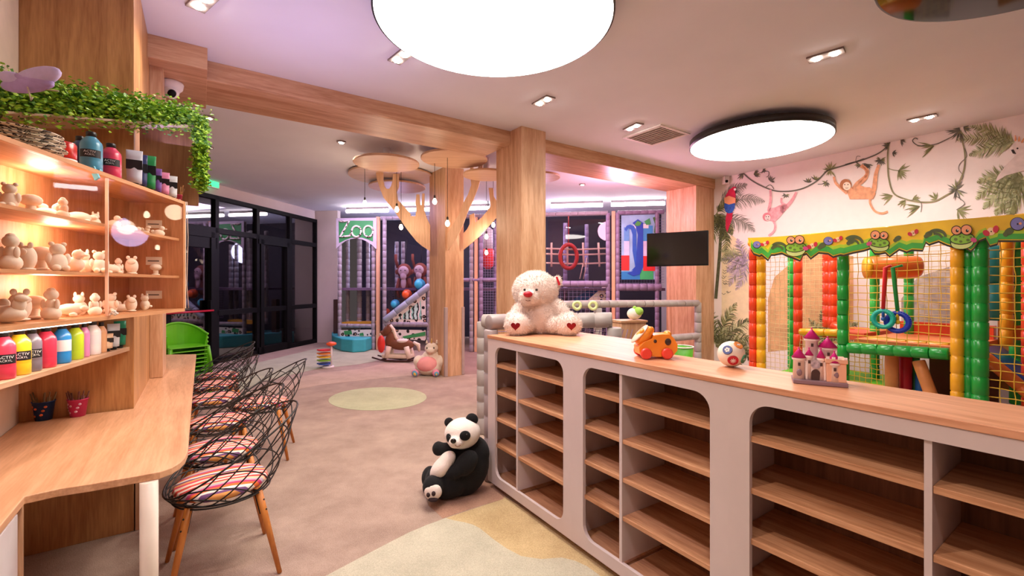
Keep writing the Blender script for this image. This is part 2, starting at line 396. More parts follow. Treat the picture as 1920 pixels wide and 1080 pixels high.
# nook wall behind bench
NK = Plane(-2.71, 2.49, .568, -.823)
m = MB(); a = Vector((-2.71, 2.49, 0)); d = Vector((.568, -.823, 0)); k = Vector((-.823, -.568, 0)) * .12
m.obox(a + d * .5 + k / 2 + Vector((0, 0, CEIL / 2)), d * .5, k / 2, Vector((0, 0, CEIL / 2)))
tag(m.build('wall_nook', plain('nook_wall', '#DCC3AE', .75)), 'warm beige side wall of the painting corner', 'wall', kind='structure')

m = MB(); a = Vector((-2.150, 1.72, 0)); d = Vector((.211, -.977, 0)); k = Vector((-.977, -.211, 0)) * .12
m.obox(a + d * 2.3 + k / 2 + Vector((0, 0, CEIL / 2)), d * 2.3, k / 2, Vector((0, 0, CEIL / 2)))
tag(m.build('wall_case', MATS['nook_wall']), 'beige wall behind the near end of the display case', 'wall', kind='structure')
# glazing
glz = glass('partition_glass', (.42, .38, .40), .22)
def rail(m, t0, t1, z0, z1, dep=.08, off=.02):
    a = WP.at((t0 + t1) / 2, (z0 + z1) / 2, off); d = Vector((WP.d.x, WP.d.y, 0)); nn = Vector((WP.n.x, WP.n.y, 0))
    m.obox(a, d * (abs(t1 - t0) / 2), nn * (dep / 2), Vector((0, 0, (z1 - z0) / 2)))
tm = [0.0] + [WP.s_at(u) for u in (541.3, 479.7, 402.5)] + [WP.s_at(402.5) + 1.15]
for i in range(4):
    t0, t1 = tm[i], tm[i + 1]; dr = (i == 3)
    root = thing('door_1' if dr else 'window_%d' % (i + 1), 'glazed emergency door with red push bar' if dr else ['far right bay', 'second bay from the right', 'bay beside the door'][i] + ' of the black framed glass partition', 'door' if dr else 'window', WP.at((t0 + t1) / 2, 0))
    root['kind'] = 'structure'
    m = MB(); w = .07
    rail(m, t0, t0 + w * .6, 0, 3.22); rail(m, t1 - w * .6, t1, 0, 3.22); rail(m, t0, t1, 3.14, 3.22); rail(m, t0, t1, 0, .1)
    rail(m, t0, t1, 2.50, 2.60); rail(m, t0, t1, .92, 1.02) if not dr else rail(m, t0, t1, 2.2, 2.5)
    if i in (1, 3):
        rail(m, t0 + .06, t0 + .16, .0, 2.5, .1, .03); rail(m, t1 - .16, t1 - .06, .0, 2.5, .1, .03); rail(m, t0, t1, 2.4, 2.5, .1, .03)
        rail(m, t0, t1, .02, .16, .1, .03)
    m.build('door_frame' if dr else 'window_frame', black_m, root, W=True)
    g = MB(); rail(g, t0, t1, .05, 3.2, .012, .0); g.build('pane', glz, root, W=True)
    if dr:
        b = MB(); p, q = WP.at(t0 + .18, 1.03, .14), WP.at(t1 + .1, 1.03, .14); b.cyl(p, q, .018)
        pb = b.build('push_bar', plain('red_bar', '#C8203A', .35), root, W=True)
        b = MB(); b.cyl(WP.at(t0 + .2, 1.03, .05), WP.at(t0 + .2, 1.03, .15), .03); b.obox(WP.at(t0 + .2, 1.1, .09), Vector((.03, 0, 0)), Vector((0, .03, 0)), Vector((0, 0, .12)))
        b.build('bracket', black_m, pb, W=True)
# exit sign
p = WP.px(394, 342, .12)
ex = thing('exit_sign', 'green glowing emergency exit sign above the glazed door', 'sign', (p.x, p.y, p.z - .09), WP.ang)
m = MB(); m.box(-.2, .2, -.03, .02, 0, .17); m.build('housing', white_p, ex, bevel=.006)
m = MB(); m.box(-.17, .17, -.034, .034, .02, .15); m.build('sign_face', glow('exit_green', '#3FD08A', .9), ex)
m = MB(); m.cyl((0, 0, .17), (0, 0, CEIL - p.z + .09), .01); m.build('stem', white_p, ex)

# ------------------------------------------------------------------ oak pillars and beams
def placed(name, boxes, mt, loc, rot, label, kind='structure', bevel=.003):
    m = MB()
    for b in boxes: m.box(*b)
    return tag(m.build(name, mt, loc=loc, rot=rot, bevel=bevel), label, 'pillar' if 'pillar' in label else 'beam', kind=kind)
# main pillar: corner (.115,5.54), local x along B, local y away
placed('trim_1', [(0, .38, 0, .57, 0, CEIL)], oak_z, (.115, 5.54, 0), angB, 'tall oak clad pillar behind the white teddy bear')
pil_o = Vector((.115, 5.54)); By = Vector((-.568, .823))
placed('trim_2', [(-3.95, 0, .24, .90, 3.28, CEIL), ], oak_x, (.115, 5.54, 0), angB, 'long oak clad ceiling beam left of the main pillar')
placed('trim_3', [(.38, 4.56, .24, .90, 3.27, CEIL)], oak_x, (.115, 5.54, 0), angB, 'oak clad ceiling beam between the main pillar and the television pillar')
placed('trim_4', [(4.0, 4.56, .26, .88, 0, 3.27)], oak_z, (.115, 5.54, 0), angB, 'oak clad pillar carrying the television')
# dropped box at the left end of the beam
q = onz(389, 90, CEIL)
placed('trim_5', [(-1.2, 0, 0, 1.0, 3.27, CEIL)], oak_x, (q.x, q.y, 0), angB, 'deep oak box beam at the left end by the dome camera')
# tree pillar
tp = onz(835, 707, 0)
placed('trim_6', [(0, .34, 0, .62, 0, CEIL)], oak_z, (tp.x, tp.y, 0), angB, 'oak clad pillar of the decorative tree')
gd = plain('corner_guard', '#B09A96', .55)
for i, (x, y, lb) in enumerate([(-.012, -.012, 'front left'), (.30, -.012, 'front right'), (-.012, .58, 'rear left')]):
    m = MB(); m.box(x, x + .055, y, y + .055, 0.002, 1.14)
    tag(m.build('corner_guard', gd, loc=(tp.x, tp.y, 0), rot=angB, bevel=.01), 'padded grey corner guard on the %s edge of the tree pillar' % lb, 'guard', 'corner guards')
p = aty(634, 600, 11.4)
m = MB(); m.box(-.08, .08, -.06, .06, .002, 1.15)
tag(m.build('corner_guard', plain('brown_guard', '#4A342C', .6), loc=(p.x, 11.35, 0), bevel=.01), 'dark brown padded guard at the foot of the wall pier', 'guard')
m = MB(); m.box(3.96, 4.05, .215, .258, .002, 1.16)
tag(m.build('corner_guard', plain('brown_guard2', '#8A6A58', .6), loc=(.115, 5.54, 0), rot=angB, bevel=.01), 'brown padded corner guard on the television pillar', 'guard')
# tower pillar of the painting corner
placed('trim_7', [(-.49, 0, 0, 1.06, 0, CEIL)], oak_shaded, (-2.31, 2.77, 0), angB, 'wide oak clad pillar behind the display case')
placed('trim_8', [(0, .085, 1.06, 1.5, .752, CEIL)], oak_z, (-2.31, 2.77, 0), angB, 'narrow oak upright pillar on the far bench strip')
for n_ in ('trim_1', 'trim_4', 'trim_6', 'trim_7', 'trim_8'): pass

# ------------------------------------------------------------------ ceiling lights
lens_on = glow('lit_diffuser', (1.0, .94, .84), 7.0)
def disc_light(x, y, on, label):
    r = .81; t = thing('round_ceiling_light', label, 'ceiling light', (x, y, 3.30), group=None)
    m = MB(); m.lathe([(r - .012, .0), (r, .0), (r, .085), (.2, .09), (.2, .15)], n=96); m.build('rim', plain('lamp_rim', '#26211F', .4), t)
    m = MB(); m.lathe([(r - .014, -.004), (r - .013, .02)], n=96)
    m.build('diffuser', lens_on if on else plain('dark_mirror', '#140906', .06, var=.02, spec=.3), t)
    return t
disc_light(-.12, 3.11, True, 'large round glowing ceiling light nearest the camera at the top')
disc_light(3.12, 5.75, True, 'round glowing ceiling light with black rim near the mural wall')
disc_light(2.86, 2.29, False, 'unlit round ceiling light with dark glossy face at top right')
hot = glow('spot_lens', (1.0, .92, .85), 60.0)
def downlight(u, v, pair, label, du=16, dv=-8):
    c = onz(u, v, CEIL); t = thing('recessed_spotlight', label, 'spotlight', (c.x, c.y, CEIL - .02))
    lo = [Vector((0, 0, 0))]
    if pair: a = onz(u + du, v + dv, CEIL); b = onz(u, v, CEIL); dd = (a - b); dd = dd.normalized() * .13; lo = [Vector((0, 0, 0)), dd]
    m = MB()
    if pair:
        x = dd.normalized(); y = Vector((-x.y, x.x, 0)); m.obox(dd / 2 + Vector((0, 0, .012)), x * .13, y * .06, Vector((0, 0, .008)))
    else: m.lathe([(.06, 0), (.06, .02)], n=24)
    m.build('trim_plate', plain('spot_plate', '#8E7F78', .6), t, bevel=.002)
    for q in lo:
        m = MB(); m.lathe([(.027, -.006), (.027, .004)], c=q, n=16); m.build('bulb', hot, t)
    e = 26 if pair else 16
    lamp('spot', 'SPOT', (c.x, c.y, CEIL - .06), e, (1, .88, .80), .04, spot=2.1, blend=.9)
for a in [(372, 8, True, 'recessed spotlight at the top left above the leafy garland', 8, -8), (745, 110, True, 'twin recessed spotlight at the left edge of the big round light', 9, -7),
          (1012, 192, True, 'twin recessed spotlight in front of the main pillar', 16, -9), (1181, 240, True, 'twin recessed spotlight beside the air vent'),
          (1531, 107, True, 'twin recessed spotlight between the lit and unlit round lights', 34, -10), (1715, 223, True, 'twin recessed spotlight close to the mural wall', 28, -6),
          (391, 219, False, 'recessed spotlight right beside the dropped oak box'), (391, 275, False, 'recessed spotlight just above the hanging leaves'),
          (640, 265, False, 'recessed spotlight left of the tree canopy discs'), (1092, 345, False, 'recessed spotlight in the play area ceiling right of the main pillar')]: downlight(*a)
# vent
c = onz(1230, 254, CEIL)
vt = thing('ceiling_vent', 'square slatted air vent in the ceiling beside a twin spotlight', 'vent', (c.x, c.y, CEIL - .012), angB + .0)
m = MB()
for r_ in (.3,): m.slab([[(-r_, -r_), (r_, -r_), (r_, r_), (-r_, r_)], [(-.26, -.26), (-.26, .26), (.26, .26), (.26, -.26)]], lambda x, y: (x, y, 0), (0, 0, .012))
m.build('frame', white_p, vt)
m = MB()
for i in range(9):
    x = -.24 + i * .06; m.obox((x, 0, .004), Vector((.018, 0, .006)), Vector((0, .26, 0)), Vector((0, 0, .002)))
m.box(-.26, .26, -.26, .26, .0095, .0115); m.build('slats', plain('vent_slat', '#CFC2BA', .6), vt)
# long ceiling tube lights
TRK = Plane(-4.1, 11.3, .989, -.147)
tube_m = glow('tube_glow', (1.0, .88, .88), 12.0)
for k, (u0, u1) in enumerate([(650, 728), (742, 868), (873, 918), (1033, 1130), (1146, 1246)]):
    a, b = TRK.s_at(u0), TRK.s_at(u1)
    pa, pb = TRK.at(a, CEIL - .09), TRK.at(b, CEIL - .09); cc = (pa + pb) / 2
    t = thing('linear_ceiling_light', ['straight glowing tube light left of the tree branches', 'straight glowing tube light behind the tree branches', 'straight glowing tube light between tree pillar and main pillar', 'straight glowing tube light just right of the main pillar', 'straight glowing tube light next to the television pillar'][k], 'ceiling light', (cc.x, cc.y, CEIL - .12))
    m = MB(); m.bar(pa + Vector((0, 0, .045)), pb + Vector((0, 0, .045)), .04, .06); m.build('housing', plain('tube_housing', '#6A5F66', .4), t, W=True)
    m = MB(); m.cyl(pa - Vector((0, .01, .02)), pb - Vector((0, .01, .02)), .042, n=10); m.build('tube', tube_m, t, W=True)
# cameras
p = aty(322, 168, 3.95); 
t = thing('dome_camera', 'white dome security camera on the oak box', 'camera', p)
m = MB(); m.lathe([(.055, -.02), (.08, .01), (.088, .05), (.082, 3.27 - p.z - .001)], n=24); m.build('housing', white_p, t)
m = MB(); m.ell((.0, -.01, -.02), .062); m.build('ball', white_p, t); m = MB(); m.cyl((.035, -.04, -.045), (.048, -.066, -.066), .03); m.build('lens', black_m, t)
p = onz(1363, 331, CEIL)
t = thing('small_camera', 'tiny white security camera in the corner above the parrot', 'camera', (p.x - .03, p.y - .02, CEIL - .15))
m = MB(); m.box(-.05, .05, -.05, .05, .0, .145); m.build('housing', white_p, t, bevel=.012); m = MB(); m.cyl((-.01, -.05, .05), (-.012, -.062, .048), .024); m.build('lens', black_m, t)
# television
m0 = aty(1270, 467, 7.0)
p = aty(1269, 467, 7.35)
tv = thing('television', 'wall mounted black flat television on the oak pillar', 'television', p, math.radians(-30))
W_, H_ = .475, .275
m = MB(); m.box(-W_, W_, -.02, .03, -H_, H_); m.build('casing', black_m, tv, bevel=.006)
m = MB(); m.box(-W_ + .012, W_ - .012, -.024, -.018, -H_ + .02, H_ - .012); m.build('screen', plain('tv_screen', '#060608', .08, spec=.8), tv)
m = MB(); m.bar((0, .03, 0), (.2, .98, 0), .05, .05); m.box(-.12, .12, .03, .06, -.12, .12); m.build('wall_mount', black_m, tv)
# ------------------------------------------------------------------ shelf counter
cab_m = plain('greige_lacquer', '#CDBCB9', .5, var=.02); edge_m = wood('shelf_oak', '#D6A27A', '#A8724C', 'x', .5)
ply = wood('plinth_oak', '#A9714A', '#7C4C2E', 'x', .55)
def rrect(x0, x1, y0, y1, r, n=8):
    p = []
    for cx, cy, a in ((x1 - r, y0 + r, -90), (x1 - r, y1 - r, 0), (x0 + r, y1 - r, 90), (x0 + r, y0 + r, 180)):
        for i in range(n + 1):
            t = math.radians(a + 90 * i / n); p.append((cx + r * math.cos(t), cy + r * math.sin(t)))
    return p
def shelf_unit(o, ang, L, op, div, label):
    t = thing('open_shelf_unit', label, 'shelf unit', (o[0], o[1], 0), ang, 'shelf units of the long counter')
    Zt, D = 1.105, .345; zb = .045
    m = MB(); m.slab([[(0, zb), (L, zb), (L, Zt), (0, Zt)], rrect(op[0], op[1], .11, 1.055, .075)], lambda x, z: (x, 0, z), (0, .02, 0)); m.build('front_frame', cab_m, t)
    m = MB(); m.box(0.002, .02, .02, D, zb, Zt); m.box(L - .02, L - .002, .02, D, zb, Zt); m.box(.02, L - .02, .02, D, zb, zb + .02); m.box(.02, L - .02, .02, D, Zt - .02, Zt); m.build('carcass', cab_m, t)
    m = MB(); m.box(.02, L - .02, D - .012, D, zb + .02, Zt - .02); m.build('back_panel', wood('back_oak_shaded', '#8A5A3C', '#6A4028', 'z', .6), t)  # oak darkened so its colour carries the shade inside the unit
    m = MB(); m.box(div - .009, div + .009, .008, D - .012, .11, Zt - .03); m.build('divider', cab_m, t)
    m = MB(); m.box(0.01, L - .01, .045, D - .02, .0, zb); m.build('plinth', ply, t)
    for a, b in ((.022, div - .0095), (div + .0095, L - .022)):
        for z in (.155, .342, .535, .728, .925):
            if z == .155: continue
            m = MB(); m.box(a, b, .012, D - .013, z - .022, z); m.build('shelf', edge_m, t, bevel=.002)
        m = MB(); m.box(a, b, .021, D - .013, zb + .02, zb + .035); m.build('bottom_board', edge_m, t)
Lp = Vector((-.18, 3.39)); S1 = Vector((.34, 2.583)); S2 = Vector((.852, 1.791)); R3 = Vector((1.40, 1.003))
for a, b, op, dv, lb in ((Lp, S1, (.103, .884), .381, 'grey shelf unit at the far end of the counter beside the panda'), (S1, S2, (.095, .866), .367, 'middle grey shelf unit of the counter, below the orange toy car'), (S2, R3, (.086, .865), .596, 'nearest grey shelf unit at bottom right, below the toy castle')):
    d = b - a; shelf_unit(a, math.atan2(d.y, d.x), d.length, op, dv, lb)
# oak worktop
d3 = (R3 - S2).normalized(); n3 = Vector((-d3.y, d3.x)); d1 = (S1 - Lp).normalized(); n1 = Vector((-d1.y, d1.x))
e0 = Lp - d1 * .005 - n1 * .004; R4 = R3 + d3 * .9
wt = [e0, S1 - n1 * .004, S2 - n1 * .004, R4 - n3 * .004, R4 + n3 * .36, S2 + n3 * .36, Lp + d1 * 1.32 + n1 * .36, Lp + d1 * .86 + n1 * .70, Lp + n1 * .72]
m = MB(); m.prism([(p.x, p.y) for p in wt], 1.106, 1.129)
tag(m.build('counter_worktop', wood('worktop_oak', '#DFA480', '#BC7E5A', 'x', .38), loc=(Lp.x, Lp.y, 0), rot=angA, W=True, bevel=.002), 'long pale oak worktop running over the grey shelf units', 'worktop')
TOP = 1.1295
# the fourth unit outside the frame carries the worktop's near end
shelf_unit(R3 + d3 * .004, math.atan2(d3.y, d3.x), .88, (.09, .79), .36, 'grey shelf unit beyond the right edge of the picture')
m = MB(); q = Lp + d1 * .42 + n1 * .53; m.obox((q.x, q.y, .553), Vector((d1.x, d1.y, 0)) * .38, Vector((n1.x, n1.y, 0)) * .16, Vector((0, 0, .552)))
tag(m.build('storage_box_unit', cab_m, loc=(q.x, q.y, 0), rot=angA, W=True), 'plain grey cabinet behind the far shelf unit under the wide worktop end', 'cabinet')

# ------------------------------------------------------------------ grey padded fences
padm = plain('grey_padding', '#A79F9C', .38, var=.03); padd = plain('dusty_padding', '#9A8C8C', .42, var=.03)
def fence(name, label, cat, pieces, mt):
    """pieces: (part name, p, q, radius, pitch)"""
    o = pieces[0][1]; t = thing(name, label, cat, (o[0], o[1], 0))
    for nm, p, q, r, pt in pieces:
        m = MB(); padtube(m, p, q, r, pt, 14); m.build(nm, mt, t, W=True)
    return t
a = Lp + n1 * .07 - d1 * .075; b = a + n1 * .62
fence('padded_fence', 'grey padded post and rail at the far end of the counter', 'fence',
      [('post', (a.x, a.y, .002), (a.x, a.y, 1.16), .055, .16), ('rail', (a.x - .02, a.y - .01, 1.215), (b.x, b.y, 1.215), .062, .17), ('post', (b.x, b.y, .002), (b.x, b.y, 1.15), .055, .16)], padd)
# middle fence behind the bear: pixel rail 1050..1165, y 600
a = aty(1075, 603, 4.35); b = aty(1148, 600, 4.3)
pr = [('rail', aty(905, 603, 4.6), b, .075, .17), ('post', (b.x + .02, b.y, .002), (b.x + .02, b.y, b.z - .07), .07, .17), ('post', aty(905, 603, 4.6) * 1, Vector((aty(905, 603, 4.6).x, 4.6, .002)), .06, .17)]
f2 = fence('padded_fence', 'thick grey padded rail and post with net behind the white bear', 'fence', pr, padm)
m = MB()
for i in range(26):
    x = -.2 + i * .045; zz = b.z - .1; m.bar((x, 4.42, .1), (x + .25, 4.42, zz), .006, .006)
for i in range(10): m.bar((-.2, 4.42, .15 + i * .1), (.93, 4.42, .15 + i * .1), .006, .006)
m.build('net', plain('lilac_net', '#9A86A8', .7), f2, W=True)
g0 = Vector((.115, 5.54)) + BD.xy * .44 + By * .5; g1 = Vector((.115, 5.54)) + BD.xy * 3.9 + By * .16
def P3(p, z): return (p.x, p.y, z)
mid = g0.lerp(g1, .36)
fence('padded_fence', 'long grey padded barrier rail from the main pillar to the television pillar', 'fence',
      [('rail', P3(g0, 1.22), P3(mid, 1.22), .06, .18), ('rail', P3(mid, 1.22), P3(g1, 1.19), .058, .18), ('post', P3(mid, .002), P3(mid, 1.16), .06, .16),
       ('post', P3(g1, .002), P3(g1, 1.2), .06, .16), ('rail', P3(g0.lerp(g1, .72), .62), P3(g1, .62), .06, .18), ('post', P3(g0, .002), P3(g0, 1.16), .055, .16)], padm)
# little things behind the counter
p = aty(1177, 612, 4.4); t = thing('wooden_box', 'pale wooden box behind the counter left of the toy car', 'box', (p.x + .06, p.y + .2, .0), .3)
m = MB(); m.box(-.14, .14, -.1, .1, .0, 1.13); m.build('body', oak_z, t, bevel=.004); m = MB(); m.box(-.15, .15, -.11, .11, 1.13, 1.15); m.build('lid', oak_x, t)
p = aty(1176, 592, 4.55); t = thing('plush_frog', 'small white and green plush toy peeking over the grey rail', 'plush toy', (p.x + .09, 4.62, 1.151))
m = MB(); m.ell((0, 0, .06), (.075, .06, .06)); m.build('body', plain('frog_white', '#EDE8DC', .9), t); m = MB(); m.ell((.035, -.02, .085), (.05, .055, .045)); m.ell((.0, -.01, .12), .02); m.build('green_patch', plain('lime_plush', '#A5D65C', .9), t)
for i, u in enumerate((1082, 1112)):
    p = aty(u, 574, 4.4); m = MB(); m.torus((p.x, p.y, p.z + .005), .035, .014, (0, 1, 0)); tag(m.build('toy_ring', plain('pale_lime', '#DDE6A0', .5)), ['left', 'right'][i] + ' one of two pale lime rings standing on the grey rail', 'toy', 'pale lime rings')
p = aty(1277, 672, 6.6); t = thing('green_bucket', 'bright green bucket standing behind the toy car by the pillar', 'bucket', (p.x, p.y, .01))
m = MB(); m.lathe([(.13, 0), (.17, .60), (.165, .60), (.12, .02)], n=24); m.build('body', plain('bucket_green', '#4FA51E', .4), t); m = MB(); m.torus((0, 0, .6), .17, .008); m.build('rim', white_p, t)

# ------------------------------------------------------------------ toys on the counter
def plush_fur(parts, mt, parent, length=.012, n=5000, name='fur', seed=1, avoid=None):
    """short hair tufts growing from a set of ellipsoids (centre, radii, rot)"""
    rnd = random.Random(seed); m = MB(); tot = sum(max(r) * min(r) for c, r, R in parts); made = 0
    inv = [(Vector(c), r, (R or Matrix.Identity(3)).transposed()) for c, r, R in parts]
    def inside(p, skip):
        for i, (c, r, Rt) in enumerate(inv):
            if i == skip: continue
            q = Rt @ (p - c)
            if (q.x / r[0]) ** 2 + (q.y / r[1]) ** 2 + (q.z / r[2]) ** 2 < .98: return True
        return False
    for i, (c, r, R) in enumerate(parts):
        k = int(n * max(r) * min(r) / tot); R = R or Matrix.Identity(3); c = Vector(c)
        for _ in range(k):
            d = Vector((rnd.gauss(0, 1), rnd.gauss(0, 1), rnd.gauss(0, 1))).normalized()
            p = c + R @ Vector((d.x * r[0], d.y * r[1], d.z * r[2]))
            if p.z < .004 or inside(p, i): continue
            if avoid and avoid(p): continue
            nn = (R @ Vector((d.x / r[0], d.y / r[1], d.z / r[2]))).normalized()
            tip = (nn + Vector((rnd.gauss(0, .45), rnd.gauss(0, .45), rnd.gauss(0, .45) - .25))).normalized() * (length * rnd.uniform(.6, 1.3))
            x, y, _z = basis(nn); w = length * .13; b = p - nn * .003
            a = rnd.uniform(0, 6.28); u1 = x * math.cos(a) + y * math.sin(a); u2 = x * math.cos(a + 2.1) + y * math.sin(a + 2.1); u3 = x * math.cos(a + 4.2) + y * math.sin(a + 4.2)
            m._add([b + u1 * w, b + u2 * w, b + u3 * w, b + tip], [(0, 1, 3), (1, 2, 3), (2, 0, 3)], 0, False)
    o = m.build(name, mt, parent, fix=False); return o
def blobs(name, parts, mt, parent, vox=.008, W=False):
    m = MB()
    for c, r, R in parts: m.ell(c, r, R, 24, 14)
    o = m.build(name, mt, parent, W=W); rm = o.modifiers.new('r', 'REMESH'); rm.mode = 'VOXEL'; rm.voxel_size = vox; rm.use_smooth_shade = True
    sm = o.modifiers.new('s', 'SMOOTH'); sm.iterations = 4; sm.factor = .6
    return o
def RX(x, y=0, z=0): return Euler((math.radians(x), math.radians(y), math.radians(z))).to_matrix()
plush_w = plain('plush_cream', '#EEDFD8', .95, sheen=.5, var=.03, bump=.4, bscale=180)
bear = thing('teddy_bear', 'big fluffy white teddy bear with red nose sitting on the oak counter', 'teddy bear', (.215, 3.47, TOP), 0)
BP = [((-.035, .03, .33), (.172, .145, .15), None), ((0, .04, .15), (.145, .13, .165), None), ((-.085, -.095, .285), (.075, .06, .058), None),
      ((-.145, .0, .185), (.062, .075, .105), RX(0, 38, 0)), ((.155, .0, .175), (.06, .075, .12), RX(0, -38, 0)), ((-.20, -.03, .12), (.055, .06, .06), None), ((.225, -.02, .11), (.055, .06, .06), None),
      ((-.17, -.10, .08), (.10, .085, .085), RX(0, 0, 25)), ((.20, -.10, .078), (.10, .085, .085), RX(0, 0, -25)), ((-.11, -.02, .075), (.08, .10, .07), None), ((.11, -.02, .075), (.08, .10, .07), None),
      ((.125, .03, .385), (.04, .03, .058), RX(0, 28, 0))]
blobs('body', BP, plush_w, bear)
plush_fur([(c, r, R) for c, r, R in BP], plush_w, bear, .018, 26000, avoid=lambda p: p.y < -.15 and p.z < .13 and min((p.x + .185) ** 2 + (p.z - .075) ** 2, (p.x - .215) ** 2 + (p.z - .075) ** 2) < .035 ** 2)
rednose = plain('red_velvet', '#B5122A', .5)
m = MB(); m.ell((-.098, -.155, .305), (.034, .022, .023)); m.build('nose', rednose, bear)
for s_ in (-1, 1): m = MB(); m.ell((-.078 + s_ * .044, -.117, .337), .0095); m.build('eye', plain('bead_black', '#0B0806', .1), bear)
for cx in (-.19, .215):
    pts = [(cx + .034 * (16 * math.sin(t) ** 3) / 16, .075 + .032 * (13 * math.cos(t) - 5 * math.cos(2 * t) - 2 * math.cos(3 * t) - math.cos(4 * t)) / 16) for t in [2 * PI * i / 28 for i in range(28)]]
    m = MB(); m.slab([pts], lambda x, z: (x, -.188, z), (0, .02, 0)); m.build('paw_heart', plain('sequin_red', '#8E1420', .25, metal=.4, var=.6, scale=160), bear)
m = MB(); m.slab([[(.118, .435), (.133, .438), (.155, .375), (.14, .37)]], lambda x, z: (x, -.012, z), (0, .012, 0)); m.build('ear_tag', plain('tag_red', '#C4122B', .5), bear)
m = MB(); m.tube([(-.115, -.150, .262), (-.098, -.154, .256), (-.08, -.152, .26)], .0025, 6); m.build('mouth', plain('thread_brown', '#7A4B3A', .8), bear)

# orange toy car
car = thing('toy_car', 'orange bear shaped toy car with red wheels on the counter', 'toy car', (0, 0, 0))
pc = onz(1228, 672, TOP); car.location = (pc.x, pc.y + .03, TOP); 
org = plain('orange_plastic', '#FF9A2A', .3, coat=.3, sss=.15); redp = plain('wheel_red', '#F2473A', .3, coat=.3)
sc_ = 2.9 * pc.y / 850 / 2.9
K = pc.y / 850
def cx(u, v): return ((u - 1228) * K, (672 - v) * K)
pl = [cx(*q) for q in [(1198, 664), (1196, 650), (1206, 640), (1222, 634), (1224, 628), (1240, 626), (1254, 626), (1262, 634), (1268, 645), (1268, 656), (1260, 666), (1250, 664), (1240, 668), (1222, 668)]]
m = MB(); m.slab([pl], lambda x, z: (x, -.05, z), (0, .1, 0)); o = m.build('body', org, car, bevel=.012, seg=3)
for wx, wz in ((1208, 660), (1247, 663)):
    x, z = cx(wx, wz); z = .029
    for y in (-.062, .062):
        m = MB(); m.lathe([(.022, -.012), (.028, -.007), (.028, .007), (.022, .012)], c=(x, y, z), axis=(0, 1, 0), n=20); m.build('wheel', redp, car)
x, z = cx(1212, 630)
blobs('head', [((x - .005, 0, z), (.058, .05, .034), RX(0, -48, 0)), ((x + .028, -.02, z + .03), (.016, .016, .018), None), ((x - .02, -.03, z + .02), (.014, .014, .016), None)], org, car, .005)
m = MB(); m.ell((x - .026, 0, z + .008), (.062, .046, .01), RX(0, -48, 0)); m.build('face', plain('peach_face', '#F6C9B4', .4), car)
x, z = cx(1255, 628); m = MB(); m.ell((x, 0, z), (.02, .03, .02)); m.build('tail', org, car)
for (u, v, r) in ((1226, 639, .008), (1250, 640, .016)):
    x, z = cx(u, v); m = MB(); m.ell((x, -.051, z), (r, .005, r * 1.1)); m.build('sticker', plain('sticker_dark', '#43312E', .5, var=.5, scale=80), car)
# activity ball
bc = onz(1375, 689, TOP); r = .058
ball = thing('activity_ball', 'white toy ball with blue, red and green round badges on the counter', 'toy ball', (bc.x, bc.y + .02, TOP))
m = MB(); m.ell((0, 0, r), r, None, 24, 16); m.build('ball', plain('ball_cream', '#F2E3D5', .35), ball)
def badge(dx, dz, col, mk, rr=.021):
    v = Vector((dx, -math.sqrt(max(0.01, 1 - dx * dx - dz * dz)), dz)).normalized(); c = Vector((0, 0, r)) + v * (r - .0045)
    m = MB(); m.lathe([(rr, 0), (rr * .95, .006)], c=c, axis=v, n=24); bd = m.build('badge', plain('badge_' + mk, col, .4), ball)
    x, y, z = basis(v); cc = c + v * .006; m = MB()
    if mk == 'red':
        for a in range(4): m.bar(cc + x * math.cos(a * .785) * .012 + y * math.sin(a * .785) * .012, cc - x * math.cos(a * .785) * .012 - y * math.sin(a * .785) * .012, .003, .0015, up=v)
    elif mk == 'blue':
        for a in range(5): m.obox(cc + x * math.cos(a * 1.257) * .007 + y * math.sin(a * 1.257) * .007, x * .004, y * .004, v * .0008)
    else: m.bar(cc + x * .012, cc - x * .012, .005, .0015, up=v); m.bar(cc + y * .006, cc - y * .006, .004, .0015, up=v)
    m.build('mark', white_p, bd)
badge(-.62, .42, '#3D4F92', 'blue'); badge(-.28, -.38, '#C01B33', 'red', .023); badge(.66, -.30, '#3E8A68', 'green'); badge(.3, .78, '#E88A3A', 'orange')
# toy castle
cc = onz(1552, 724, TOP); K2 = cc.y / 850
cas = thing('toy_castle', 'white toy castle with pink pointed roofs on the counter', 'toy castle', (cc.x, cc.y + .05, TOP), math.radians(-28))
cw = plain('castle_white', '#FBEAE6', .4); cp = plain('castle_peach', '#EDB698', .45); cpk = plain('castle_pink', '#D31C84', .35); cg = plain('castle_grey', '#8E7480', .5); cdk = plain('castle_dark', '#4A3230', .6)
S_ = .00205 * 1.0
m = MB(); m.box(-.085, .085, -.05, .05, 0, .016); m.build('base', cg, cas, bevel=.003)
m = MB(); m.box(-.045, .02, -.03, .045, .016, .085); m.build('gatehouse', cw, cas, bevel=.002)
m = MB(); m.box(.02, .08, -.045, .045, .016, .085); m.box(.016, .084, -.049, .049, .085, .10); m.build('side_wall', cp, cas, bevel=.002)
m = MB()
for i in range(4): m.box(.018 + i * .018, .028 + i * .018, -.05, -.044, .1, .108)
m.build('battlement', cw, cas)
def tower(x, y, r, h, rh, z0=.016, mt=cw):
    m = MB(); m.lathe([(r, z0), (r * .92, h), (r * 1.15, h + .004), (r * 1.15, h + .012)], c=(x, y, 0), n=16); tw = m.build('tower', mt, cas)
    m = MB(); m.lathe([(r * 1.25, 0), (r * .12, rh), (r * .05, rh + .003)], c=(x, y, h + .012), n=16); m.ell((x, y, h + rh + .016), .003); m.build('roof', cpk, tw)
    m = MB(); m.obox((x, y - r * .96, h - .012), Vector((.004, 0, 0)), Vector((0, .002, 0)), Vector((0, 0, .006))); m.build('window', cdk, tw)
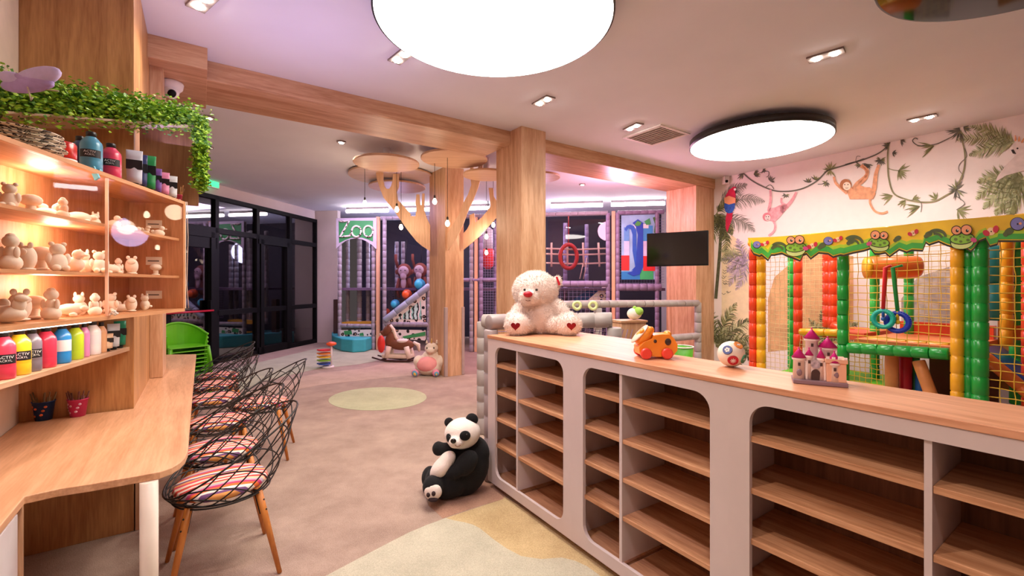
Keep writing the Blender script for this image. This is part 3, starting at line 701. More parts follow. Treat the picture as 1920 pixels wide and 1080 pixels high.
tower(-.065, -.022, .020, .085, .032); tower(-.02, .02, .022, .155, .034); tower(.03, .015, .026, .125, .034, mt=cw); tower(.045, -.03, .019, .075, .036, mt=cw); tower(-.032, -.02, .012, .095, .022); tower(.005, -.022, .012, .088, .030)
m = MB(); arch = [(-.014, .016), (-.014, .042)] + [(-.014 * math.cos(t), .042 + .014 * math.sin(t)) for t in [PI * i / 8 for i in range(1, 8)]] + [(.014, .042), (.014, .016)]
m.slab([[(x - .012, z) for x, z in arch]], lambda x, z: (x, -.033, z), (0, .01, 0)); m.build('gate', cdk, cas)
m = MB(); m.lathe([(.016, 0), (.016, .004)], c=(-.012, -.031, .075), axis=(0, -1, 0), n=20); m.build('rose_window', plain('castle_stone', '#B9A9B4', .5, var=.4, scale=90), cas)
for x in (-.065, .048): m = MB(); m.ell((x, -.045, .042), (.009, .004, .013)); m.build('arched_window', cg, cas)

# ------------------------------------------------------------------ panda
pan = thing('plush_panda', 'large black and white plush panda reclining on the floor against the counter end', 'plush panda', (-.40, 3.22, 0), 0)
blk = plain('plush_black', '#060507', .95, sheen=.03, bump=.4, bscale=160); wht = plain('plush_white', '#E8DACF', .95, sheen=.4, bump=.4, bscale=160)
def pu(u, v, y=0):
    Y = 3.22 + y; return ((u - 960) / FPX * Y + .40, y, EYE + (HZ - v) / FPX * Y)
PB = [(pu(872, 878, .08), (.165, .15, .21), RX(0, 28, 0)), (pu(838, 900, .0), (.155, .13, .125), None), (pu(886, 850, .08), (.125, .11, .13), None),
      (pu(812, 912, -.13), (.072, .075, .075), None), (pu(806, 895, .08), (.06, .08, .08), None), (pu(852, 884, -.095), (.05, .045, .07), RX(0, 62, 0)), (pu(874, 868, -.07), (.07, .06, .10), RX(0, 40, 0)),
      (pu(836, 842, .03), (.085, .05, .045), None), (pu(822, 841, .03), (.045, .045, .052), None)]
blobs('body', PB, blk, pan, .01)
head = blobs('head', [(pu(867, 812, .02), (.13, .12, .108), RX(0, -8, 0)), (pu(855, 829, -.09), (.055, .05, .042), None)], wht, pan, .008)
m = MB(); m.ell(pu(885, 786, .02), (.045, .025, .042), RX(0, 20, 0)); m.build('ear', blk, pan); m = MB(); m.ell(pu(842, 792, .07), (.035, .022, .035)); m.build('ear', blk, pan)
m = MB(); m.ell(pu(872, 817, -.098), (.040, .018, .034), RX(0, 15, 22)); m.build('eye_patch', blk, pan); m = MB(); m.ell(pu(842, 822, -.085), (.017, .02, .033), RX(0, -25, -40)); m.build('eye_patch', blk, pan)
m = MB(); m.ell(pu(850, 827, -.15), (.020, .014, .017)); m.build('nose', plain('bead_black', '#0B0806', .1), pan)
for u, v in ((875, 815), (843, 820)): m = MB(); m.ell(pu(u, v, -.122), .007); m.build('eye', plain('bead_black', '#0B0806', .1), pan)
m = MB(); m.tube([pu(853, 835, -.142), pu(858, 838, -.137), pu(864, 835, -.13)], .002, 6); m.build('mouth', plain('thread_brown', '#7A4B3A', .8), pan)
bel = blobs('belly', [(pu(829, 875, -.055), (.058, .085, .108), RX(0, 44, 0)), (pu(838, 862, -.055), (.05, .065, .07), RX(0, 50, 0))], wht, pan, .008)
m = MB(); m.ell(pu(812, 922, -.18), (.060, .03, .055)); sole = m.build('sole', wht, pan)
for u, v, r in ((803, 929, .013), (813, 926.5, .014)): m = MB(); m.ell(pu(u, v - 1, -.207), (r, .014, r * 1.2)); m.build('toe_pad', plain('pad_brown', '#2A1518', .8), sole)
m = MB(); m.ell(pu(812, 937, -.203), (.034, .018, .014)); m.build('foot_pad', plain('pad_brown', '#2A1518', .8), sole)
# ------------------------------------------------------------------ painting bench
PC = Vector((-2.31, 2.77)); AB = Vector((-.564, .826))          # bench edge runs along AB away from the camera
bench_y = wood('bench_oak', '#E0AC84', '#C08A62', 'y', .36)
e1 = onz(368, 664, .75); e2 = onz(352, 846, .75)
pts = []
for u, v in [(368, 664), (360, 750), (352, 846), (347, 858), (337, 868), (322, 877), (300, 885), (262, 892), (222, 899), (170, 908), (110, 917), (46, 931)]: q = onz(u, v, .75); pts.append((q.x, q.y))
tail = Vector(pts[-1]); ext = Vector((.568, -.823))
pts += [tuple(tail + ext * 1.4), tuple(tail + ext * 1.4 - BD.xy * .42), (-2.10, 1.67), (-2.14, 1.68), (-2.70, 2.485), (-2.31, 2.755), (-2.305, 2.76), (-2.31 - .568 * 1.6, 2.77 + .823 * 1.6), (-2.31 - .568 * 2.6, 2.77 + .823 * 2.6)]
m = MB(); m.prism(pts, .722, .75)
bench = thing('painting_bench', 'long oak workbench top with rounded corner below the display case', 'workbench', (-2, 2.3, 0), math.radians(34.4))
m.build('bench_top', bench_y, bench, W=True, bevel=.003)
q = onz(279, 897, .75); q = (q.x - .035, q.y + .045)
m = MB(); m.lathe([(.030, .012), (.030, .721)], c=(q[0], q[1], 0), n=28); m.lathe([(.055, .002), (.055, .012)], c=(q[0], q[1], 0), n=28); m.build('leg', plain('leg_white', '#E6D6C6', .4), bench, W=True)
# drawer cabinet under near end
cab = thing('bench_cabinet', 'white fronted low cabinet with oak side at the bottom left corner', 'cabinet', (tail.x, tail.y, 0), math.atan2(-.823, .568))
m = MB(); m.box(.0, .018, -.27, -.002, .002, .72); m.box(.018, 1.3, -.27, -.03, .002, .72); m.build('body', oak_z, cab)
m = MB(); m.box(.02, .62, -.03, -.012, .03, .70); m.build('door', plain('door_white', '#E4DADD', .4), cab, bevel=.002); m = MB(); m.box(.63, 1.2, -.03, -.012, .03, .70); m.build('door', plain('door_white', '#E4DADD', .4), cab, bevel=.002)
m = MB(); m.obox((-2.31 - .568 * 1.3 + .02, 2.77 + .823 * 1.3, .36), Vector((-.568, .823, 0)) * 1.29, Vector((.823, .568, 0)) * .01, Vector((0, 0, .36)))
m.build('side_panel', oak_z, bench, W=True)
m = MB(); q = Vector((-2.31 - .568 * 2.55, 2.77 + .823 * 2.55)); m.obox((q.x + .11, q.y + .08, .36), Vector((.823, .568, 0)) * .12, Vector((-.568, .823, 0)) * .012, Vector((0, 0, .36)))
m.build('end_panel', oak_z, bench, W=True)

# bottle shelf
sh = [(-1.80, 1.32), (-1.95, 1.73), (-2.33, 2.768), (-2.69, 2.49), (-2.1, 1.62), (-1.95, 1.40)]
m = MB(); m.prism(sh, 1.102, 1.126); SHZ = 1.1265
tag(m.build('bottle_shelf', oak_y, loc=(-2.1, 2.1, 0), rot=math.radians(20), W=True, bevel=.002), 'narrow oak shelf with a row of paint bottles under the display case', 'shelf')
SP = Plane(-2.33, 2.77, .38, -1.04)
# display case
K1 = Vector((-2.02, 2.80)); CP = Plane(K1.x, K1.y, .211, -.977); cang = CP.ang
case = thing('display_case', 'wall hung oak display case with sliding glass front full of plaster figures', 'display case', (K1.x, K1.y, 0), cang)
ZB, ZT, ZA, ZM, CL = 1.358, 2.017, 1.786, 1.558, 1.75
# local: x toward camera, +y toward room -> interior is -y
inside = wood('case_oak', '#DDA070', '#B97C4A', 'z', .5); in_x = wood('case_shelf_oak', '#E0A676', '#BE8454', 'x', .5)
m = MB(); m.box(0, CL, -.30, 0, ZB - .018, ZB); m.build('bottom_board', in_x, case); m = MB(); m.box(0, CL, -.30, .0, ZT - .018, ZT); m.build('top_board', in_x, case)
m = MB(); m.box(.018, CL, -.30, -.288, ZB, ZT - .018); m.build('back_panel', inside, case)
m = MB(); m.box(0, .018, -.30, 0, ZB, ZT - .018); m.build('end_panel', inside, case); m = MB(); m.box(CL - .018, CL, -.287, 0, ZB, ZT - .018); m.build('end_panel', inside, case)
for z in (ZA, ZM): m = MB(); m.box(.019, CL - .02, -.287, -.022, z - .014, z); m.build('shelf', in_x, case)
cg_ = glass('case_glass', (.97, .95, .93), .015, graze=.10)
s1 = CP.s_at(205)
m = MB(); m.box(.02, s1 + .02, -.008, -.004, ZB, ZT - .02); m.build('glass_door', cg_, case); m = MB(); m.box(s1, CL, -.016, -.012, ZB, ZT - .02); m.build('glass_door', cg_, case)
m = MB(); m.box(s1 - .002, s1 + .002, -.0165, -.0035, ZB, ZT - .02); m.build('glass_edge', plain('glass_edge_tone', '#F2D6C0', .3), case)
m = MB(); m.box(-.006, 0.0, -.008, .004, ZB, ZT); m.tube([(-.012, .006, ZT), (-.016, .01, 1.8), (-.01, .006, 1.5), (-.02, .012, ZB)], .002, 6); m.build('edge_trim', plain('edge_tone', '#F0D8C4', .4), case)
m = MB(); m.box(CP.s_at(172), CL, -.006, -.001, ZB - .0215, ZB - .0185); m.build('led_strip', glow('led_white', (1, .93, .85), 2.5), case)
for z in (ZA + .085, ZM + .09, ZB + .085):
    m = MB(); m.box(.019, .021, -.20, -.115, z - .024, z + .024)
    lb = m.build('price_label', plain('label_paper', '#FFF6EA', .6), case)
    m = MB(); m.box(.0212, .0216, -.19, -.13, z - .004, z + .003); m.build('print_line', plain('ink_grey', '#6A625C', .6), lb)
lamp('case_light', 'AREA', (K1.x + .12 - .1, K1.y - .7, 1.33), 1.2, (1, .9, .8), .9, rot=(0, 0, cang), sizey=.04)
lamp('case_glow_top', 'POINT', (-2.02, 1.95, 1.95), 1.1, (1, .76, .62), .05)
lamp('case_glow_mid', 'POINT', (-2.06, 2.05, 1.73), 1.0, (1, .72, .60), .04)
lamp('case_glow_low', 'POINT', (-2.06, 2.0, 1.50), 1.0, (1, .76, .66), .04)

# plaster figures
pls = plain('plaster', '#FFF2E4', .8, var=.03, bump=.15, bscale=40)
def fig(kind):
    m = MB()
    if kind == 'bear': P = [((0, 0, .032), (.028, .024, .034), None), ((0, 0, .078), (.022, .02, .021), None), ((-.017, 0, .097), .008, None), ((.017, 0, .097), .008, None), ((.012, -.022, .012), (.012, .016, .012), None), ((-.012, -.022, .012), (.012, .016, .012), None), ((.026, -.004, .045), (.009, .01, .02), None), ((-.026, -.004, .045), (.009, .01, .02), None)]
    elif kind == 'cat': P = [((0, 0, .03), (.024, .03, .032), None), ((0, -.012, .07), (.02, .018, .018), None), ((-.012, -.012, .088), (.006, .004, .012), None), ((.012, -.012, .088), (.006, .004, .012), None), ((.026, .012, .02), (.008, .02, .008), None), ((0, -.02, .015), (.012, .012, .018), None)]
    elif kind == 'duck': P = [((0, 0, .028), (.036, .026, .028), None), ((.018, 0, .065), (.018, .018, .018), None), ((.037, 0, .062), (.012, .008, .004), None), ((-.036, 0, .04), (.012, .01, .012), None)]
    elif kind == 'car': P = [((0, 0, .022), (.045, .024, .018), None), ((-.004, 0, .042), (.024, .02, .016), None), ((-.025, -.02, .01), (.011, .006, .011), None), ((.025, -.02, .01), (.011, .006, .011), None)]
    elif kind == 'mushroom': P = [((0, 0, .025), (.016, .016, .03), None), ((0, 0, .058), (.036, .034, .024), None), ((0, 0, .006), (.026, .024, .008), None)]
    elif kind == 'turtle': P = [((0, 0, .025), (.042, .032, .024), None), ((.045, 0, .03), (.014, .012, .012), None), ((.025, -.025, .008), (.012, .012, .009), None), ((-.025, -.025, .008), (.012, .012, .009), None)]
    elif kind == 'doll': P = [((0, 0, .02), (.028, .026, .026), None), ((0, 0, .05), (.016, .015, .024), None), ((0, 0, .085), (.02, .019, .019), None), ((.02, -.004, .052), (.007, .008, .018), None), ((-.02, -.004, .052), (.007, .008, .018), None), ((0, 0, .10), (.012, .012, .01), None)]
    elif kind == 'owl': P = [((0, 0, .042), (.027, .023, .042), None), ((-.014, -.004, .085), (.008, .006, .01), None), ((.014, -.004, .085), (.008, .006, .01), None), ((0, -.022, .062), (.018, .006, .012), None), ((0, 0, .005), (.024, .022, .006), None)]
    elif kind == 'dragon': P = [((0, 0, .024), (.045, .028, .024), None), ((.03, 0, .05), (.016, .014, .02), None), ((.04, -.004, .066), (.016, .012, .01), None), ((-.045, .004, .03), (.02, .01, .012), None), ((-.01, .004, .052), (.016, .006, .014), None)]
    else: P = [((0, 0, .03), (.03, .025, .03), None)]
    for c, r, R in P: m.ell(c, r, R, 14, 9)
    return m
figs = {}
def place_fig(kind, u, z, off, sc, label, grp, yaw=0):
    t = CP.s_at(u, -off); q = CP.o - CP.n * off + CP.d * t
    if kind not in figs:
        o = fig(kind).build('plaster_figure', pls); figs[kind] = o
    else: o = figs[kind].copy(); COL.objects.link(o)
    o.location = (q.x, q.y, z + .001); o.rotation_euler = (0, 0, math.radians(42 + yaw)); o.scale = (sc,) * 3
    tag(o, label, 'figurine', grp)
ORD = ['first', 'second', 'third', 'fourth', 'fifth', 'sixth', 'seventh', 'eighth', 'ninth', 'tenth', 'eleventh', 'twelfth', 'thirteenth']
rows = [(ZA, 'top', [(18, 'bear', .95), (58, 'mushroom', 1.0), (88, 'dragon', 1.0), (118, 'doll', .85), (148, 'turtle', 1.1), (180, 'cat', .8), (214, 'duck', .8), (243, 'turtle', .85), (268, 'dragon', .8), (298, 'duck', .8)]),
        (ZM, 'middle', [(20, 'doll', 1.25), (50, 'owl', 1.2), (78, 'mushroom', 1.3), (108, 'bear', 1.2), (136, 'duck', 1.25), (160, 'cat', 1.15), (186, 'bear', 1.05), (208, 'turtle', 1.0), (222, 'doll', .8), (247, 'owl', 1.05), (292, 'mushroom', .85)]),
        (ZB, 'bottom', [(12, 'dragon', 1.4), (36, 'owl', 1.35), (64, 'mushroom', 1.2), (96, 'doll', 1.2), (132, 'turtle', 1.2), (150, 'cat', 1.1), (178, 'doll', .95), (208, 'bear', 1.0), (226, 'dragon', .85), (246, 'owl', .95), (272, 'cat', .95)])]
for z, rn, lst in rows:
    for i, (u, kd, sc) in enumerate(lst):
        off = .10 + (i % 3) * .035
        place_fig(kd, u, z, off, sc, 'white plaster %s figure, %s from the left on the %s display shelf' % (kd, ORD[i], rn), 'plaster figures in the display case', random.uniform(-40, 40))
o = fig('car').build('keyring_charm', spots('checker', '#EDE6DC', '#1B1B1B', '#F4F4F4', 60)); q = CP.px(208, 577, .004); o.location = (q.x + .015, q.y, ZB + .001); o.scale = (.45,) * 3; tag(o, 'tiny black and white charm at the edge of the display case', 'charm')

# paint bottles
cap_m = plain('cap_black', '#1A1718', .4); lab_b = plain('label_black', '#18151A', .5); lab_w = plain('label_white', '#EDE2E2', .5); txw = plain('label_print', '#F2EEEE', .5)
def bottle(name, label, p, col, h=.19, r=.036, lab='black', yaw=42, grp=None, cap=cap_m):
    t = thing(name, label, 'paint bottle', p, math.radians(yaw), grp); s = h / .19; mt = plain('paint_' + col, '#' + col, .3, coat=.3, sss=.1)
    m = MB(); m.lathe([(r * .9, 0), (r, .006 * s), (r, .045 * s), (r * .985, .048 * s), (r, .051 * s), (r, .128 * s), (r * .92, .142 * s), (r * .5, .166 * s), (r * .42, .17 * s)], n=24); m.build('body', mt, t)
    m = MB(); m.lathe([(r * .46, .168 * s), (r * .46, .19 * s), (r * .40, .193 * s)], n=18); m.build('cap', cap, t)
    if lab:
        a0, a1 = math.radians(-150), math.radians(-30); m = MB(); vs = []; fs = []; n = 14; z0, z1 = ((.062, .100) if lab == 'black' else (.06, .115))
        for i in range(n + 1):
            a = a0 + (a1 - a0) * i / n
            for z in (z0 * s, z1 * s): vs.append((math.cos(a) * r * 1.012, math.sin(a) * r * 1.012, z))
        for i in range(n): fs.append((2 * i, 2 * i + 2, 2 * i + 3, 2 * i + 1))
        m._add(vs, fs, 0, True); lb = m.build('label', lab_b if lab == 'black' else lab_w, t)
        if lab == 'black':
            for k, (tx, sz, zz) in enumerate((('ACTIV', .016, .088), ('ACRYL', .012, .074))):
                text_mesh('lettering', tx, sz * s, txw, Matrix.Translation((.0, -r * 1.03, zz * s)) @ Matrix.Rotation(PI / 2, 4, 'X'), lb, .0003)
    return t
bx = [(6, 'E0405A', .19, .036, 'black', 'coral red'), (36, 'F2CE2E', .19, .036, 'black', 'yellow'), (60, '7E7480', .185, .032, 'black', 'grey'), (86, 'E23A54', .185, .036, None, 'crimson'), (116, '2E8FD6', .185, .034, 'white', 'blue'), (141, 'BFD62E', .18, .033, None, 'lime green'),
      (158, 'E58CC0', .175, .022, None, 'pink'), (174, 'F3E9E6', .18, .034, 'square', 'white'), (190, 'F0B98A', .165, .024, None, 'peach')]
for u, c, h, r, lb, nm in bx:
    q = SP.px(u, 600, -.048); bottle('paint_bottle', '%s paint bottle on the narrow shelf under the display case' % nm, (q.x, q.y, SHZ), c, h, r, 'white' if lb == 'square' else lb, 58)
def tube_paint(p, label, body, band, h=.13, w=.028, yaw=36, capc='151515'):
    t = thing('paint_tube', label, 'paint tube', p, math.radians(yaw))
    m = MB(); m.lathe([(w * .55, 0), (w * .6, .018)], n=16); m.build('cap', plain('cap_' + capc, '#' + capc, .4), t)
    m = MB(); n = 16; vs = []; fs = []
    for i in range(6):
        f = i / 5; z = .018 + (h - .018) * f; rx = w * (1 - .0 * f) * (1 + .12 * f); ry = w * (1 - f) * .9 + .002
        for k in range(n): a = 2 * PI * k / n; vs.append((math.cos(a) * rx, math.sin(a) * ry, z))
    for i in range(5):
        for k in range(n): fs.append((i * n + k, i * n + (k + 1) % n, (i + 1) * n + (k + 1) % n, (i + 1) * n + k))
    fs.append(tuple(range(n))[::-1]); fs.append(tuple(5 * n + k for k in range(n))); m._add(vs, fs, 0, True)
    m.build('body', plain('tube_' + body, '#' + body, .35), t)
    m = MB(); zz = .018 + (h - .018) * .55; m.box(-w * 1.08, w * 1.08, -w * .55, -w * .45, zz - h * .13, zz + h * .13); m.build('label_band', plain('tube_' + band, '#' + band, .4), t)
    return t
for u, b_, bd, nm, dz in [(200, 'EBC9A6', '2B2320', 'small cream', .10), (213, 'DDE3EC', '1B1B1F', 'white', .15), (225, '12805C', '101010', 'dark green', .16), (236, 'D9D5DA', '141414', 'black and silver', .165)]:
    q = SP.px(u, 600, -.035); tube_paint((q.x, q.y, SHZ), '%s paint tube at the right end of the bottle shelf' % nm, b_, bd, dz, .026, 52)
# on top of the case
TZ = ZT + .0005
def topp(u, off=.07): q = CP.px(u, 300, -off); return (q.x, q.y, TZ)
# plates
q = topp(28, .13)
for i in range(6):
    m = MB(); r = .13; m.lathe([(.07, 0), (.075, .002), (r, .012), (r, .015), (.07, .005)], n=36); o = m.build('plate', spots('plate_print', '#E8DCC6', '#2C211C', '#C9B79A', 38))
    o.location = (q[0] + .01 * (i % 2), q[1] + .008 * ((i + 1) % 3), TZ + i * .0125); tag(o, 'patterned plate, %s from the bottom of the stack on the display case' % ORD[i], 'plate', 'stacked plates')
q = topp(118, .06); t = thing('paint_jar', 'red paint jar with white foot on top of the display case', 'jar', q)
m = MB(); m.lathe([(.042, .014), (.044, .02), (.044, .075), (.040, .082)], n=24); m.build('body', plain('jar_red', '#D2281E', .25, coat=.4, var=.25, scale=40), t); m = MB(); m.lathe([(.043, 0), (.045, .012)], n=24); m.build('lid', white_p, t)
bottle('paint_bottle', 'dark blue paint bottle half hidden behind the light blue one', topp(150, .12), '33506E', .165, .034, None)
bottle('paint_bottle', 'light blue paint bottle standing on the display case', topp(171, .05), '4E9CBE', .175, .040, 'black', 36)
bottle('paint_bottle', 'dark pink paint bottle half hidden on the display case', topp(197, .13), '8E2E48', .15, .030, None)
bottle('paint_bottle', 'bright pink paint bottle standing on the display case', topp(208, .05), 'DE3C62', .165, .040, 'black', 36)
for u, b_, bd, nm, h, w in [(252, 'C9CBDA', '15161C', 'white and black', .19, .031), (265, '2E3566', '12121A', 'navy blue', .185, .024), (280, '1F8A4C', '101014', 'green', .20, .027), (296, '7A4FA0', '1A1420', 'purple', .15, .017), (308, 'E48AB0', '221418', 'pink', .145, .023), (323, 'D8D8DC', '1A1A1C', 'silver white', .145, .023)]:
    tube_paint(topp(u, .05), '%s paint tube standing on the display case' % nm, b_, bd, h, w, 36)
def pot(label, p, col, col2, h, r, nb, bl, bc, grp=None):
    t = thing('brush_pot', label, 'brush pot', p)
    m = MB(); m.lathe([(r * .72, 0), (r, h), (r * 1.04, h), (r * 1.04, h - .004), (r * .93, h - .004), (r * .68, .004)], n=28); m.build('cup', plain('pot_' + col, '#' + col, .4), t)
    m = MB(); rnd = random.Random(len(label))
    for k in range(9):
        a = rnd.uniform(-2.7, -.5); z = rnd.uniform(.25, .8) * h; rr = r * (.72 + .28 * z / h) + .0005; m.ell((math.cos(a) * rr, math.sin(a) * rr, z), (r * .16, .002, r * .14), RX(0, 0, math.degrees(a) + 90), 10, 6)
    m.build('printed_dots', plain('dots_' + col2, '#' + col2, .4, var=.5, scale=60), t)
    for k in range(nb):
        a = rnd.uniform(0, 6.28); q0 = Vector((math.cos(a) * r * .3, math.sin(a) * r * .3, .006)); a2 = a + rnd.uniform(-.4, .4); q1 = Vector((math.cos(a2) * r * .85, math.sin(a2) * r * .85, h)); q2 = q0 + (q1 - q0) * (bl * rnd.uniform(.85, 1.1) / (q1 - q0).length)
        m = MB(); m.cyl(q0, q2, .0034, .0030, 8); m.build('brush', plain('brush_' + bc, '#' + bc, .5, var=.4, scale=20), t)
pot('small pink pot of brushes at the right end of the display case', topp(335, .06), 'C22E56', 'F0E0E6', .05, .02, 9, .10, 'B98048')
q = onz(82, 787, .75); pot('blue cup of pencils on the bench', (q.x, q.y, .751), '1F3A6E', 'D8683C', .105, .048, 20, .145, '6E5A3A')
q = onz(146, 780, .75); pot('pink cup of pencils on the bench', (q.x, q.y, .751), 'D63A78', 'F1B8D0', .10, .046, 20, .135, '6A3A34')
q = topp(182, .02); t = thing('clip', 'light blue plastic clip on the display case edge', 'clip', q)
m = MB(); m.obox((-.02, .0, .006), Vector((.03, .01, 0)), Vector((-.004, .012, 0)), Vector((0, 0, .004))); m.obox((.012, -.024, -.016), Vector((.01, 0, .006)), Vector((0, .004, 0)), Vector((-.012, 0, .026))); m.build('body', plain('clip_blue', '#6EC6DE', .4), t)

# garland canopy
canopy = thing('garland_shelf', 'oak side board and thin shelf carrying the leafy garland', 'shelf', (0, 0, 0))
gp0, gp1 = Vector((-2.42, 2.17, 2.335)), Vector((-2.01, 2.88, 2.515))
def bpt(u, v, Y0): return aty(u, v, Y0)
b0 = Vector((-2.30, 2.80, 0)); b1 = b0 + Vector((BD.x, BD.y, 0)) * .30
m = MB(); m.slab([[(0, 2.02), (.30, 2.02), (.30, 2.50), (0, 2.50)]], lambda x, z: b0 + Vector((BD.x, BD.y, 0)) * x + Vector((0, 0, z)), (-.011, .016, 0)); m.build('side_board', wood('dark_board', '#A87850', '#85583A', 'z', .5), canopy)
dd = (gp1 - gp0); back = Vector((-.26, .0, .0))
m = MB(); m._add([gp0, gp1, gp1 + Vector((-.25, .04, 0)), gp0 + Vector((-.3, .2, 0))] + [p - Vector((0, 0, .012)) for p in (gp0, gp1, gp1 + Vector((-.25, .04, 0)), gp0 + Vector((-.3, .2, 0)))], [(0, 1, 2, 3), (7, 6, 5, 4), (0, 4, 5, 1), (1, 5, 6, 2), (2, 6, 7, 3), (3, 7, 4, 0)])
m.build('thin_shelf', plain('shelf_edge_pale', '#D8B89C', .6), canopy)
rnd = random.Random(3); m = MB(); gm = MB()
path = []
g_prev = gp0 - dd * .12
for i in range(60): f = i / 59; path.append(g_prev.lerp(gp1, f) + Vector((-.0, 0, .04)))
for i in range(24): path.append(gp1 + Vector((.018 + .008 * math.sin(i), .02, .03 - i * .0185)))
for p in range(14500):
    k = rnd.random(); i = int(k * (len(path) - 1)); c = path[i].copy()
    if i < 60:
        c += Vector((rnd.gauss(-.06, .06), rnd.gauss(0.0, .03), 0)); dz = rnd.gauss(.035 - .03 * (i / 60) ** 2, .048 - .026 * (i / 60) ** 1.5); c.z += dz + .03 * math.sin(i * .9) + .02 * math.sin(i * 2.3)
    else: c += Vector((rnd.gauss(0, .014), rnd.gauss(0, .022), rnd.gauss(0, .02)))
    r = rnd.uniform(.008, .016); d = Vector((rnd.gauss(0, 1), rnd.gauss(0, 1), rnd.gauss(.6, 1))).normalized(); x, y, _ = basis(d); x = x * r; y = y * r * .7
    m._add([c - x, c + y * .9 + d * .002, c + x, c - y * .9 + d * .002], [(0, 1, 2), (0, 2, 3)], rnd.choice((0, 0, 1, 1, 2)))
gl = m.build('leafy_garland', [plain('leaf_green', '#7DB02C', .5), plain('leaf_lime', '#A8D034', .5), plain('leaf_dark', '#4C8226', .55)], loc=(gp0.x, gp0.y, gp0.z), W=True, fix=False)
tag(gl, 'artificial boxwood garland lying on the shelf and hanging down its right end', 'garland')
m = MB(); m.tube([p + Vector((-.04, 0, -.01)) for p in path[:60]] + path[60:], .006, 6); m.build('stem', plain('stem_brown', '#6A5A34', .8), gl, W=True)
# purple flower
fp = aty(60, 152, 2.05); t = thing('fabric_flower', 'big translucent purple fabric flower lying on the garland at upper left', 'flower', fp)
pm = plain('petal_purple', '#B59BD8', .6, var=.2, scale=12, sss=.2); pm2 = plain('petal_lilac', '#CDBDEB', .6, var=.15, scale=12)
for (x, z, rx, rz, ry, mt) in ((.02, .015, .115, .045, -14, pm2), (-.02, -.015, .12, .038, -4, pm), (.0, .0, .10, .03, 10, pm), (-.07, .0, .08, .035, 22, pm2)):
    m = MB(); m.ell((x, 0, z), (rx, .03, rz), RX(0, ry, 0), 20, 10); m.build('petal', mt, t)
m = MB(); m.tube([(-.02, .0, -.03), (.05, .005, -.035), (.12, .0, -.045)], .003, 6); m.tube([(.0, -.02, -.03), (.02, -.03, -.07), (.028, -.03, -.1), (.035, -.03, -.085)], .003, 6); m.build('wire', plain('wire_pale', '#C9B8A0', .5), t)

# ------------------------------------------------------------------ wire chairs
wire = plain('wire_black', '#17130F', .45); legw = wood('chair_leg_wood', '#D98A3E', '#B9692A', 'z', .45); cush = stripes('cushion_stripes', ['#D94A3A', '#F2D9C4', '#E0405E', '#F0A45A', '#7A4E7E', '#F4E6DA', '#E8722E', '#C23A6A', '#B9A6B4', '#F0C49A', '#C43A3A', '#EBD8CC'], 4.2, 'y', 3.0)
def chair():
    t = thing('wire_chair', 'x', 'chair')
    def Sf(th, tt):
        c = (1 + math.cos(th)) / 2; h = .035 + .365 * c ** 1.15; r0 = .215; R = r0 + (.035 + .115 * c) * tt ** .75
        return Vector((math.cos(th) * R * 1.0, math.sin(th) * (r0 + (.06 + .03 * c) * tt ** .75), .425 + h * tt ** 1.15))
    m = MB(); nst = 13; tw = 1.25; N = 12
    for s_ in (-1, 1):
        for k in range(nst):
            th0 = 2 * PI * k / nst
            m.tube([Sf(th0 + s_ * tw * i / N, i / N) for i in range(N + 1)], .0036, 5)
    m.build('wire_mesh', wire, t)
    m = MB(); m.tube([Sf(2 * PI * i / 40, 1) for i in range(40)], .0052, 6, closed=True); m.tube([Sf(2 * PI * i / 32, 0) for i in range(32)], .005, 6, closed=True)
    m.tube([Sf(2 * PI * i / 32, .03) * 1.0 + Vector((0, 0, -.012)) for i in range(32)], .004, 6, closed=True)
    for a in range(4): b = a * PI / 4; m.tube([(math.cos(b) * .21, math.sin(b) * .21, .425), (-math.cos(b) * .21, -math.sin(b) * .21, .425)], .003, 5)
    m.build('rim', wire, t)
    m = MB(); m.lathe([(.16, .432), (.200, .438), (.215, .455), (.205, .475), (.15, .486), (.06, .489)], n=32); m.build('cushion', cush, t)
    for sx in (-1, 1):
        for sy in (-1, 1):
            m = MB(); a, b = Vector((sx * .15, sy * .15, .42)), Vector((sx * .235, sy * .235, .003)); m.tube([a, a.lerp(b, .3), b], [.0175, .0165, .011], 12); l = m.build('leg', legw, t)
            m = MB(); m.bar(a + Vector((-sx * .014, -sy * .014, .005)), a.lerp(b, .28) + Vector((-sx * .012, -sy * .012, 0)), .006, .02); m.ell(a.lerp(b, .1) + Vector((sx * .012, sy * .012, 0)), .005, None, 8, 6); m.ell(a.lerp(b, .22) + Vector((sx * .012, sy * .012, 0)), .005, None, 8, 6); m.build('bracket', wire, l)
    return t
ch0 = chair()
spec = [((-1.54, 2.41), 37, 'wire chair with striped cushion nearest the camera, its four wooden legs in full view'), ((-1.86, 2.89), 36, 'second wire chair from the camera along the bench'), ((-2.24, 3.47), 34, 'third wire chair from the camera along the bench'),
        ((-2.75, 4.18), 35, 'fourth wire chair along the bench, behind the one pulled out'), ((-3.10, 4.72), 33, 'fifth wire chair along the bench'), ((-3.38, 5.22), 36, 'wire chair farthest from the camera at the bench end'), ((-2.22, 4.02), 20, 'wire chair pulled out into the room, right of the bench row')]
for i, (p, a, lb) in enumerate(spec):
    if i == 0: o = ch0; o.location = (*p, 0); o.rotation_euler = (0, 0, math.radians(a)); o['label'] = lb; o['group'] = 'striped wire chairs at the bench'
    else: dup(ch0, (*p, 0), math.radians(a), lb)

